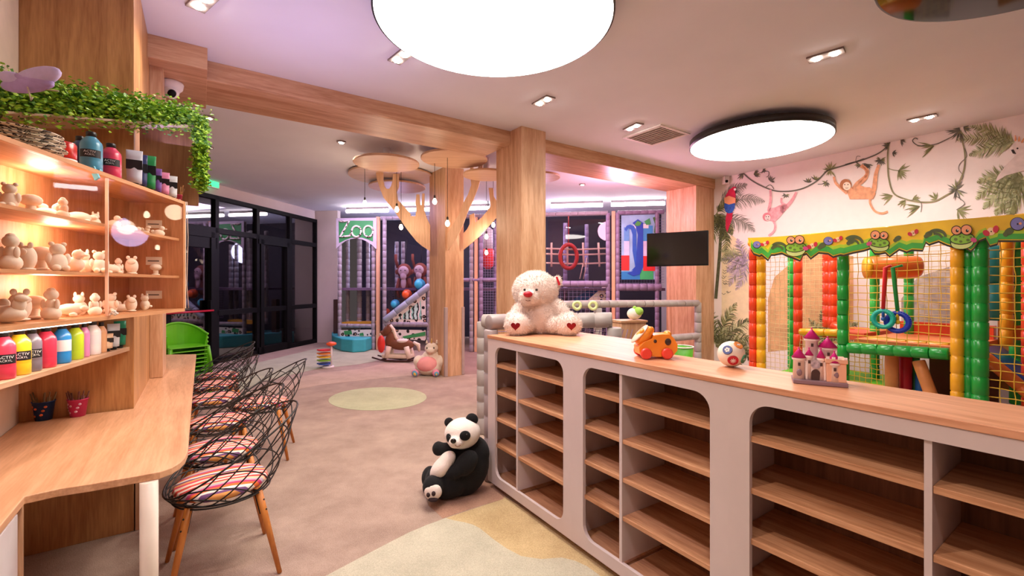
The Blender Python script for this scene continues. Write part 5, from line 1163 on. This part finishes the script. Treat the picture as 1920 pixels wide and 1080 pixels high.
# slide bay on the right
m = MB(); p0, p1 = ST.px(1846, 652, -.5), ST.px(1990, 760, -.35); w_ = Vector((ST.n.x, ST.n.y, 0)) * -.5; m._add([p0, p1, p1 + w_, p0 + w_] + [q - Vector((0, 0, .05)) for q in (p0, p1, p1 + w_, p0 + w_)], [(0, 1, 2, 3), (7, 6, 5, 4), (0, 4, 5, 1), (1, 5, 6, 2), (2, 6, 7, 3), (3, 7, 4, 0)]); m.build('blue_slide', plain('slide_royal', '#20509E', .3, coat=.3), jg, W=True)
m = MB(); padtube(m, ST.px(1846, 668, -.3), ST.px(1990, 790, -.3), .055, .3); m.build('slide_rail', plain('drum_orange', '#E2702A', .35, coat=.3), jg, W=True)
m = MB(); padtube(m, ST.px(1866, 462, -.9), ST.px(1866, 600, -.9), .16, .35, 20); m.build('teal_roller', plain('roller_teal', '#14707C', .35), jg, W=True)
jslab('upper_platform', 1850, 1960, -.75, -1.4, .96, 1.10, plain('drum_orange', '#E2702A', .35, coat=.3))
jslab('back_panel', 1795, 1960, -1.36, -1.42, .36, 2.0, plain('panel_ochre', '#B87A3A', .6))
jslab('lower_back_panel', 1660, 1800, -1.28, -1.32, .06, .80, plain('mat_brown', '#6E3A28', .6))
# foam rollers below the platform
for u0, v0, u1, v1, r, off, c_, lb in ((1672, 665, 1672, 745, .062, -.35, 'pad_peach', 'peach foam pillar leftmost under the play frame platform'), (1697, 668, 1697, 745, .062, -.5, 'pad_crimson', 'red foam pillar under the play frame platform'), (1714, 668, 1714, 745, .05, -.62, 'pad_green', 'dark green foam pillar under the play frame platform'),
                                       (1726, 700, 1726, 748, .045, -.5, 'pad_blue', 'blue foam pillar partly hidden behind the leaning one'), (1722, 676, 1750, 752, .055, -.2, 'pad_peach', 'peach foam roller leaning under the play frame platform')):
    mt = plain(c_, {'pad_peach': '#E2965A', 'pad_crimson': '#B81A2A', 'pad_green': '#0F9C38', 'pad_blue': '#1D5CA0'}[c_], .35)
    a, b = ST.px(u0, v0, off), ST.px(u1, v1, off); d_ = (b - a).normalized(); b = a + d_ * ((a.z - .075) / max(.1, -d_.z)); m = MB(); m.cyl(a, b, r, n=18)
    tag(m.build('foam_roller', mt, loc=b, W=True, bevel=.01), lb, 'foam roller')
# banner
BO = .11
top = [(1402, 446), (1450, 444), (1520, 439), (1600, 430), (1660, 426), (1720, 418), (1780, 412), (1840, 408), (1900, 403), (1950, 400)]
bot = [(1950, 462), (1925, 452), (1906, 452), (1890, 452), (1872, 452), (1870, 458), (1856, 462), (1848, 447), (1836, 452), (1826, 466), (1820, 471), (1808, 464), (1790, 464), (1776, 460), (1760, 453), (1742, 459), (1736, 455), (1730, 470), (1710, 469), (1700, 473), (1686, 468), (1668, 481), (1660, 474), (1650, 476), (1640, 476), (1632, 466), (1620, 470), (1600, 474), (1582, 479), (1576, 478), (1562, 482), (1553, 476), (1535, 474), (1520, 485), (1512, 476), (1506, 478), (1500, 489), (1488, 484), (1476, 480), (1466, 475), (1452, 478), (1446, 478), (1440, 488), (1428, 478), (1424, 480), (1413, 476), (1408, 468)]
band = plain('banner_dark', '#2A2416', .6); by = plain('banner_yellow', '#F2C21E', .5, var=.2, scale=3); bg = plain('banner_green', '#3CA63A', .5, var=.2, scale=8); bl = plain('banner_lime', '#A8CC26', .5, var=.1)
ban = jpoly('jungle_banner', top + bot, by, BO, .01)
def shift(L_, dy): return [(u, v + dy) for u, v in L_]
jpoly('banner_outline', shift(bot, -1.5) + shift(bot, 2)[::-1], band, BO + .004, .003, ban)
jpoly('green_zigzag', shift(bot, -14) + shift(bot, -3.5)[::-1], bg, BO + .004, .003, ban)
jpoly('lime_zigzag', shift(bot, -20) + shift(bot, -14)[::-1], bl, BO + .003, .003, ban)
def circ(cu, cv, ru, rv, rot=0, n=20): return [(cu + ru * math.cos(t) * math.cos(rot) - rv * math.sin(t) * math.sin(rot), cv + ru * math.cos(t) * math.sin(rot) + rv * math.sin(t) * math.cos(rot)) for t in [2 * PI * i / n for i in range(n)]]
fgm = plain('frog_green', '#8CC63A', .5); fgl = plain('frog_belly', '#CFE08A', .5); feye = plain('frog_eye', '#F2A070', .5); ink = plain('ink', '#20180F', .6); tong = plain('frog_tongue', '#C8407A', .5); wht_s = plain('print_white', '#F6F2EA', .5); spt = plain('frog_spot', '#5E7A2A', .5)
def frog(u, v, s_, fl=1):
    f_ = jpoly('frog_picture', circ(u, v + 9 * s_, 17 * s_, 10 * s_, -.1 * fl), ink, BO + .007, .003, ban); L_ = [0.010]
    def l(p, mt): L_[0] += .0012; jpoly('frog_detail', p, mt, BO + L_[0], .0012, f_)
    l(circ(u, v + 10 * s_, 15.5 * s_, 8.3 * s_, -.1 * fl), fgl); l(circ(u, v + 4 * s_, 17.5 * s_, 8.5 * s_, -.08 * fl), ink); l(circ(u, v + 4 * s_, 16.2 * s_, 7.2 * s_, -.08 * fl), fgm)
    for dx, dy, r in ((-9, 5, 2.6), (8, 6, 2.4), (-2, 8, 2.2), (12, 2, 1.8), (2, 2, 1.2), (-3, 1, 1.2)): l(circ(u + dx * s_ * fl, v + dy * s_, r * s_, r * .8 * s_), spt)
    for dx, r in ((-8, 7.4), (6, 8.2)):
        l(circ(u + dx * s_ * fl, v - 7 * s_ - (r - 7) * s_, r * s_, (r - .6) * s_), ink); l(circ(u + dx * s_ * fl, v - 7 * s_ - (r - 7) * s_, (r - 1.2) * s_, (r - 1.8) * s_), feye); l(circ(u + (dx + 1) * s_ * fl, v - 7 * s_, 2.1 * s_, 2.2 * s_), ink); l(circ(u + (dx + 1.8) * s_ * fl, v - 8 * s_, .8 * s_, .8 * s_), wht_s)
    l(circ(u + 16 * s_ * fl, v + 6 * s_, 4.6 * s_, 3.2 * s_, .3 * fl), tong)
frog(1492, 459, 1.15); frog(1648, 450, 1.15, -1); frog(1804, 442, 1.35); frog(1965, 436, 1.2)
def spot_pic(name, shapes):
    r_ = None
    for i, (p, mt) in enumerate(shapes):
        o = jpoly(name if i == 0 else name + '_detail', p, mt, BO + .006 + i * .0012, .002, ban if i == 0 else r_)
        if i == 0: r_ = o
bbl = plain('bug_blue', '#7A78B8', .5, var=.15); rf = plain('flower_red', '#C8203A', .5); rfl = plain('flower_peach', '#F6D0A0', .5); leafd = plain('leaf_olive', '#4E5A2E', .5)
for u, v, s_ in ((1419, 459, .9), (1553, 452, 1.1), (1908, 420, 1.7)): spot_pic('bug_picture', [(circ(u, v, 8.5 * s_, 7.5 * s_), ink), (circ(u, v - .5, 7.6 * s_, 6.8 * s_), bbl), (circ(u + 3 * s_, v - 1, 1.6 * s_, 1.4 * s_), feye), (circ(u, v, 1 * s_, 1 * s_), ink)])
for u, v, s_ in ((1434, 457, .8), (1523, 461, 1), (1571, 449, .9), (1712, 437, 1), (1858, 434, 1.5)): spot_pic('flower_picture', [(circ(u, v, 5 * s_, 5 * s_), rfl), (circ(u - 6 * s_, v + 2 * s_, 4.6 * s_, 3.6 * s_, .5), rf), (circ(u + 6 * s_, v - 3 * s_, 3.6 * s_, 4.6 * s_, .3), rf), (circ(u + .5, v, .9 * s_, .9 * s_), ink)])
for u, v, s_ in ((1452, 462, .8), (1542, 460, 1.1), (1596, 452, 1.1), (1683, 447, 1), (1741, 439, 1.1), (1892, 434, 1.4)): spot_pic('leaf_picture', [(circ(u, v, 7 * s_, 4.6 * s_, -.5), leafd), (circ(u - 5 * s_, v + 4 * s_, 3.5 * s_, 3 * s_, .7), leafd)])
def arcpoly(cu, cv, r1, r2, a0, a1, n=12):
    o = [(cu + r1 * math.cos(a), cv - r1 * .8 * math.sin(a)) for a in [a0 + (a1 - a0) * i / n for i in range(n + 1)]]; i_ = [(cu + r2 * math.cos(a), cv - r2 * .62 * math.sin(a)) for a in [a1 - (a1 - a0) * i / n for i in range(n + 1)]]; return o + i_
for u, v, s_ in ((1460, 466, 1), (1600, 456, 1.2), (1756, 444, 1.2)): spot_pic('palm_picture', [(arcpoly(u, v, 16 * s_, 12 * s_, .0, 2.5), leafd), (arcpoly(u - 3, v + 3, 12 * s_, 9 * s_, .1, 1.8), leafd)])
# rings
def disc_ring(u, v, ru, off, mt, cord, lb, cmat, ucord, vtop, sp):
    c = ST.px(u, v, off); t = thing('hanging_ring', lb, 'hanging toy', c, ST.ang)
    R_ = ru * c.y / 850; m = MB(); n = 34; prof = []
    for i in range(n):
        a = 2 * PI * i / n; p = Vector((math.cos(a), 0, math.sin(a))); q = Vector((-math.sin(a), 0, math.cos(a)))
        m.tube([p * R_ * .58, p * R_ * 1.0], [.011, .013], 6)
    m.torus((0, 0, 0), R_ * .80, .016, (0, 1, 0), 40, 8); m.build('spiky_ring', mt, t)
    m = MB(); m.ell((0, 0, 0), R_ * .2, None, 10, 8); m.build('hub', plain('hub_' + cord, '#' + cord, .4), t)
    tp_ = ST.px(ucord, vtop, off); m = MB(); m.tube([(0, 0, R_ * .2), (0, 0, R_ * 1.05)], .014, 8); m.build('lower_strap', plain('hub_' + cord, '#' + cord, .4), t)
    loc = t.matrix_basis.inverted() @ tp_; m = MB(); m.tube([(0, 0, R_), loc, loc + Vector((sp, 0, .02))], [.018, .02, .014], 8); m.build('strap', cmat, t); return t
disc_ring(1656, 598, 19, .07, plain('ring_teal', '#12B09A', .35), '2060B0', 'turquoise spiky ring hanging on a red strap in front of the yellow net', plain('strap_red', '#D8202A', .4), 1660, 502, .05)
disc_ring(1683, 604, 21, .03, plain('ring_blue', '#1D3AB8', .35), 'E0C020', 'dark blue spiky ring hanging on a green strap in front of the yellow net', plain('strap_green', '#1FA04A', .4), 1674, 502, .08)

# ------------------------------------------------------------------ mural painted on the right wall
def mpt(u, v, off=.004): return MP.px(u, v, off)
class Paint:
    def __init__(s, off): s.m = MB(); s.off = off
    def poly(s, pxs, k=0):
        o_ = s.off; s.m.slab([[(MP.s_at(u, o_), MP.px(u, v, o_).z) for u, v in pxs]], lambda t, z: MP.at(t, z, o_), (0, 0, 0), k, flat=True)
    def stroke(s, pts, w, k=0):
        """ribbon through pixel points, width list or number"""
        n = len(pts); L_ = []; R_ = []
        for i, (u, v) in enumerate(pts):
            a, b = pts[max(0, i - 1)], pts[min(n - 1, i + 1)]; dx, dy = b[0] - a[0], b[1] - a[1]; l = math.hypot(dx, dy) or 1; ww = (w[i] if isinstance(w, (list, tuple)) else w) / 2
            L_.append((u - dy / l * ww, v + dx / l * ww)); R_.append((u + dy / l * ww, v - dx / l * ww))
        b0_ = [mpt(*p, s.off) for p in L_ + R_]; s.m._add(b0_, [(i, i + 1, n + i + 1, n + i) for i in range(n - 1)], k)
    def done(s, name, mats): return s.m.build(name, mats, mur, W=True)
rm = random.Random(11)
def smooth(pts, n=6):
    out = []
    for i in range(len(pts) - 1):
        p0, p1, p2, p3 = pts[max(0, i - 1)], pts[i], pts[i + 1], pts[min(len(pts) - 1, i + 2)]
        for k in range(n):
            t = k / n; out.append(tuple(.5 * ((2 * p1[j]) + (-p0[j] + p2[j]) * t + (2 * p0[j] - 5 * p1[j] + 4 * p2[j] - p3[j]) * t * t + (-p0[j] + 3 * p1[j] - 3 * p2[j] + p3[j]) * t ** 3) for j in (0, 1)))
    return out + [pts[-1]]
def frond(P, u, v, ang, L_, curve, n=26, ll=22, w=1.5, ks=(0, 1)):
    pts = []; a = math.radians(ang); x, y = u, v
    for i in range(n + 1):
        pts.append((x, y, a)); x += math.cos(a) * L_ / n; y += math.sin(a) * L_ / n; a += math.radians(curve) / n
    P.stroke([(p[0], p[1]) for p in pts], [1.6 - 1.2 * i / n for i in range(n + 1)], ks[0])
    for i in range(2, n + 1):
        f = i / n; l = ll * math.sin(PI * min(1, .25 + f * .72)) * rm.uniform(.8, 1.15)
        for sd in (-1, 1):
            b = pts[i][2] + sd * math.radians(rm.uniform(38, 60)); x0, y0 = pts[i][0], pts[i][1]
            P.stroke([(x0, y0), (x0 + math.cos(b) * l * .5, y0 + math.sin(b) * l * .5), (x0 + math.cos(b + .15) * l, y0 + math.sin(b + .15) * l + l * .15)], [w, w * .9, .2], rm.choice(ks))
olive, sage, greyg, lilac, dkg = plain('paint_olive', '#848658', .8, var=.3, scale=14), plain('paint_sage', '#B7BC90', .8, var=.3, scale=14), plain('paint_grey_green', '#8C8A80', .8, var=.3, scale=14), plain('paint_lilac', '#B8A8C0', .8, var=.3, scale=14), plain('paint_dark_green', '#565A40', .8, var=.3, scale=14)
P = Paint(.003)
P.poly([(1353, 465), (1372, 440), (1405, 470), (1405, 640), (1353, 660)], 0); P.poly([(1440, 560), (1452, 520), (1475, 500), (1500, 470), (1600, 480), (1600, 640), (1440, 660)], 1)
P.poly([(1690, 560), (1720, 520), (1780, 500), (1790, 620), (1690, 620)], 2)
P.done('painted_background', [plain('paint_pale_yellow', '#EBD9B4', .8), plain('paint_sand', '#D6A878', .8, var=.2, scale=6), plain('paint_grey_mist', '#B7A9A4', .8, var=.35, scale=9)])
P = Paint(.005)
for a, L_, c_ in ((60, 90, 40), (100, 80, 10), (35, 50, 40), (130, 60, -20), (-60, 50, 60), (80, 60, -30)): frond(P, 1344, 400, a, L_, c_, 22, 16, 2.2, (0, 4))
for a, L_, c_, v in ((-35, 85, 55, 390), (-8, 70, 60, 410), (-55, 60, 40, 380)): frond(P, 1352, v, a, L_, c_, 26, 20, 1.5, (2, 2))
for a, L_, c_ in ((-130, 45, 30), (-165, 50, -30), (-60, 40, 20), (-20, 30, 20), (140, 60, -30), (170, 45, -40), (100, 60, 25)): frond(P, 1402, 488, a, L_, c_, 22, 16, 1.6, (3, 3, 2))
for a, L_, c_ in ((-150, 40, -30), (-165, 45, -60)): frond(P, 1390, 480, a, L_, c_, 18, 14, 1.6, (1, 1))
for a, L_, c_ in ((-75, 90, 20), (-50, 85, 25), (-100, 80, -10), (-30, 70, 40), (-15, 70, 50), (0, 70, 40), (20, 60, 40)): frond(P, 1343, 650, a, L_, c_, 26, 24, 2.4, (0, 4, 1))
P.stroke([(1352, 430), (1349, 480), (1342, 560)], [5, 6, 6], 4)
for a, L_, c_ in ((-165, 110, -25), (-150, 90, -20), (175, 90, -20)): frond(P, 1905, 268, a, L_, c_, 26, 24, 2.2, (1, 0))
for a, L_, c_ in ((-160, 95, -50), (165, 100, -40), (145, 90, -30), (125, 80, -20), (-175, 105, -55)): frond(P, 1925, 335, a, L_, c_, 28, 28, 2.6, (1, 0, 1))
for a in range(-170, -10, 25): frond(P, 1560, 640, a, 60, 20, 20, 18, 2.2, (0, 4, 1))
P.done('painted_palm', [olive, sage, greyg, lilac, dkg])
q3 = lambda L_: [(1320 + x / 4.5, 220 + y / 4.5) for x, y in L_]; q4 = lambda L_: [(1600 + x / 4.5, 220 + y / 4.5) for x, y in L_]
P = Paint(.007)
vines = [(q3([(330, 470), (400, 530), (500, 585), (600, 620), (700, 625), (800, 610), (880, 580), (960, 530), (1040, 450), (1100, 430), (1250, 385), (1350, 350)]) , 2.6, 0), (q4([(90, 355), (200, 310), (270, 260), (310, 210)]), 2.4, 0), (q4([(-70, 400), (0, 380), (60, 365), (100, 350)]), 2.6, 0),
         (q4([(300, 215), (290, 300), (290, 400), (300, 520), (340, 640), (440, 690), (560, 715), (680, 710), (780, 660), (840, 620), (900, 530), (935, 430), (940, 300), (915, 180), (905, 110)]), 3.0, 1), (q4([(860, 150), (780, 190), (700, 225), (600, 240), (540, 235), (500, 200), (520, 175), (545, 185)]), 1.8, 0),
         (q4([(940, 260), (955, 330), (900, 390), (890, 440), (925, 490), (915, 530)]), 1.2, 0), (q4([(860, 660), (930, 710), (930, 740), (870, 780)]), 1.4, 0), (q3([(430, 500), (470, 470), (540, 455), (545, 490), (525, 505)]), 1.2, 0), (q3([(520, 590), (560, 570), (590, 605)]), 1.4, 0), (q3([(960, 565), (1010, 560), (1040, 530)]), 1.2, 0), (q4([(290, 430), (340, 445), (380, 450)]), 1.6, 1), (q4([(480, 700), (540, 695), (575, 730), (570, 800)]), 1.2, 0), (q4([(20, 370), (30, 330), (60, 330)]), 1.0, 0)]
for p, w, k in vines: P.stroke(smooth(p), w, k)
def leaves(u, v, n, L_, a0, a1, k=0, w=3.0):
    for i in range(n):
        a = math.radians(a0 + (a1 - a0) * i / max(1, n - 1) + rm.uniform(-8, 8)); l = L_ * rm.uniform(.7, 1.1); P.stroke([(u, v), (u + math.cos(a) * l * .5, v + math.sin(a) * l * .5), (u + math.cos(a) * l, v + math.sin(a) * l)], [.8, w, .3], k if rm.random() < .75 else 2)
for (u, v), n, L_, a0, a1, k in [(q3([(330, 475)])[0], 9, 14, 100, 260, 0), (q3([(420, 480)])[0], 7, 13, -60, 40, 0), (q3([(500, 445)])[0], 5, 8, -100, 120, 0), (q3([(560, 540)])[0], 6, 11, -120, 20, 0), (q3([(1065, 445)])[0], 12, 16, 60, 330, 2), (q3([(1035, 550)])[0], 6, 10, 40, 200, 0), (q3([(880, 550)])[0], 5, 11, -160, -20, 0), (q3([(940, 530)])[0], 6, 10, -140, -10, 0), (q3([(690, 655)])[0], 6, 8, 0, 200, 0),
                                 (q4([(230, 360)])[0], 12, 12, -30, 220, 0), (q4([(300, 235)])[0], 9, 14, 130, 260, 0), (q4([(400, 190)])[0], 5, 12, -20, 80, 0), (q4([(120, 395)])[0], 9, 12, 20, 190, 0), (q4([(50, 395)])[0], 6, 9, 60, 200, 0), (q4([(330, 300)])[0], 4, 10, -40, 60, 0), (q4([(380, 450)])[0], 10, 22, -50, 100, 2), (q4([(900, 110)])[0], 16, 26, 50, 250, 0), (q4([(930, 90)])[0], 8, 16, -70, 60, 0),
                                 (q4([(680, 240)])[0], 8, 30, 130, 190, 2), (q4([(870, 610)])[0], 14, 20, 20, 330, 0), (q4([(330, 660)])[0], 6, 26, 140, 190, 2), (q4([(440, 700)])[0], 5, 18, 110, 170, 2), (q4([(560, 750)])[0], 8, 30, 140, 190, 2), (q4([(700, 690)])[0], 6, 16, 180, 280, 2), (q4([(880, 780)])[0], 8, 26, -10, 90, 2), (q4([(500, 690)])[0], 4, 16, -40, 10, 2)]: leaves(u, v, n, L_, a0, a1, k)
for i in range(15): u, v = rm.uniform(1352, 1366), rm.uniform(490, 555); P.stroke([(u, v), (u + 3, v + 3), (u + 7, v + 1)], .9, 0)
P.done('painted_vine', [plain('paint_vine', '#6A6A60', .8, var=.25), plain('paint_vine_light', '#8E8A68', .8, var=.25), plain('paint_leaf', '#8A8C60', .8, var=.3)])
# monkeys
def monkey(name, limbs, body, head, tail, cb, cf):
    P = Paint(.010)
    for p, w in limbs: P.stroke(smooth(p, 5), w if not isinstance(w, tuple) else [w[0] + (w[1] - w[0]) * i / (len(smooth(p, 5)) - 1) for i in range(len(smooth(p, 5)))], 0)
    P.stroke(smooth(tail, 5), 4, 0); P.poly(body, 0); P.off = .012; P.poly(circ(*head), 2); P.off = .014; hu, hv, r1, r2 = head; P.poly(circ(hu + r1 * .2, hv + r2 * .2, r1 * .68, r2 * .7), 1)
    P.off = .016
    for dx in (-.15, .4): P.poly(circ(hu + r1 * dx, hv - r2 * .05, 1.0, 1.1), 3)
    P.stroke([(hu - r1 * .05, hv + r2 * .5), (hu + r1 * .2, hv + r2 * .58), (hu + r1 * .45, hv + r2 * .5)], .9, 3); P.done(name, [plain('paint_' + cb, '#' + cb, .8, var=.2, scale=20), plain('paint_' + cf, '#' + cf, .8), plain('paint_b' + cb, '#B0704A' if cb != 'E6A4AC' else '#D6848E', .8), plain('ink', '#20180F', .6)])
monkey('painted_monkey', [(q3([(560, 610), (562, 700), (545, 790)]), (4, 6)), (q3([(655, 680), (655, 720), (700, 750), (640, 760)]), (3.5, 6)), (q3([(780, 630), (735, 710), (650, 800)]), (4, 8))], q3([(540, 770), (600, 760), (650, 735), (700, 730), (690, 780), (640, 840), (600, 880), (560, 875), (535, 820)]), (*q3([(530, 840)])[0], 8, 8), q3([(580, 870), (600, 910), (590, 960), (545, 1000)]), 'E6A4AC', 'F4D6D2')
monkey('painted_monkey', [(q3([(1095, 500), (1110, 550), (1150, 590), (1210, 640)]), (4, 7)), (q3([(1330, 400), (1380, 450), (1360, 500), (1290, 560), (1260, 610)]), (4, 8)), (q4([(60, 410), (110, 450), (105, 510), (40, 570), (10, 610)]), (4, 9)), (q4([(215, 400), (190, 480), (175, 600), (150, 640)]), (5, 11))],
       q3([(1200, 620), (1260, 580), (1290, 600), (1330, 590), (1400, 590), (1430, 620), (1430, 690), (1380, 690), (1290, 690), (1230, 690)]) , (*q3([(1195, 570)])[0], 11, 11), q4([(150, 660), (140, 720), (180, 790), (240, 810), (290, 795)]), 'E2A27C', 'F6DCC8')
P = Paint(.011); P.poly(q4([(0, 570), (60, 575), (130, 600), (190, 640), (170, 680), (100, 690), (0, 690)]), 0); P.done('painted_monkey_body', plain('paint_E2A27C', '#E2A27C', .8))
P = Paint(.010); zq = lambda L_: [(1330 + x / 3.27, 330 + y / 3.27) for x, y in L_]
P.poly(zq([(92, 150), (100, 120), (120, 85), (150, 65), (165, 68), (160, 100), (162, 150), (158, 175), (100, 180)]), 0); P.off = .012; P.poly(zq([(90, 135), (120, 122), (160, 135), (160, 170), (150, 180), (95, 178)]), 1); P.off = .014; P.poly(zq([(92, 165), (120, 175), (158, 165), (155, 195), (140, 225), (118, 230), (100, 220), (92, 195)]), 2); P.off = .010; P.poly(zq([(108, 220), (145, 205), (140, 260), (110, 345), (100, 320), (100, 260)]), 0)
P.off = .016; P.poly(circ(*zq([(157, 82)])[0], 2.2, 2.4), 3); P.poly(zq([(158, 88), (168, 92), (162, 112), (157, 100)]), 4)
P.done('painted_parrot', [plain('paint_scarlet', '#C81E48', .8, var=.2), plain('paint_salmon', '#F0A478', .8), plain('paint_cobalt', '#2E5CB8', .8, var=.3, scale=30), plain('print_white', '#F6F2EA', .5), plain('ink', '#20180F', .6)])
P = Paint(.010); P.poly(q4([(1350, 220), (1380, 190), (1440, 215), (1560, 300), (1560, 420), (1400, 460), (1290, 490), (1200, 545), (1215, 500), (1290, 400), (1370, 320), (1340, 300)]), 0)
for a, b in (((1370, 200), (1365, 150)), ((1395, 205), (1400, 160)), ((1420, 215), (1440, 175))): P.stroke(q4([a, b]), [4, 1.5], 1)
P.off = .012; P.poly(q4([(1350, 270), (1330, 275), (1345, 305), (1375, 310)]), 2); P.poly(circ(*q4([(1385, 262)])[0], 2, 1.6), 2); P.done('painted_cockatoo', [plain('paint_cockatoo', '#E0CFCB', .8, var=.12, scale=12), plain('paint_crest', '#E8A070', .8), plain('ink', '#20180F', .6)])
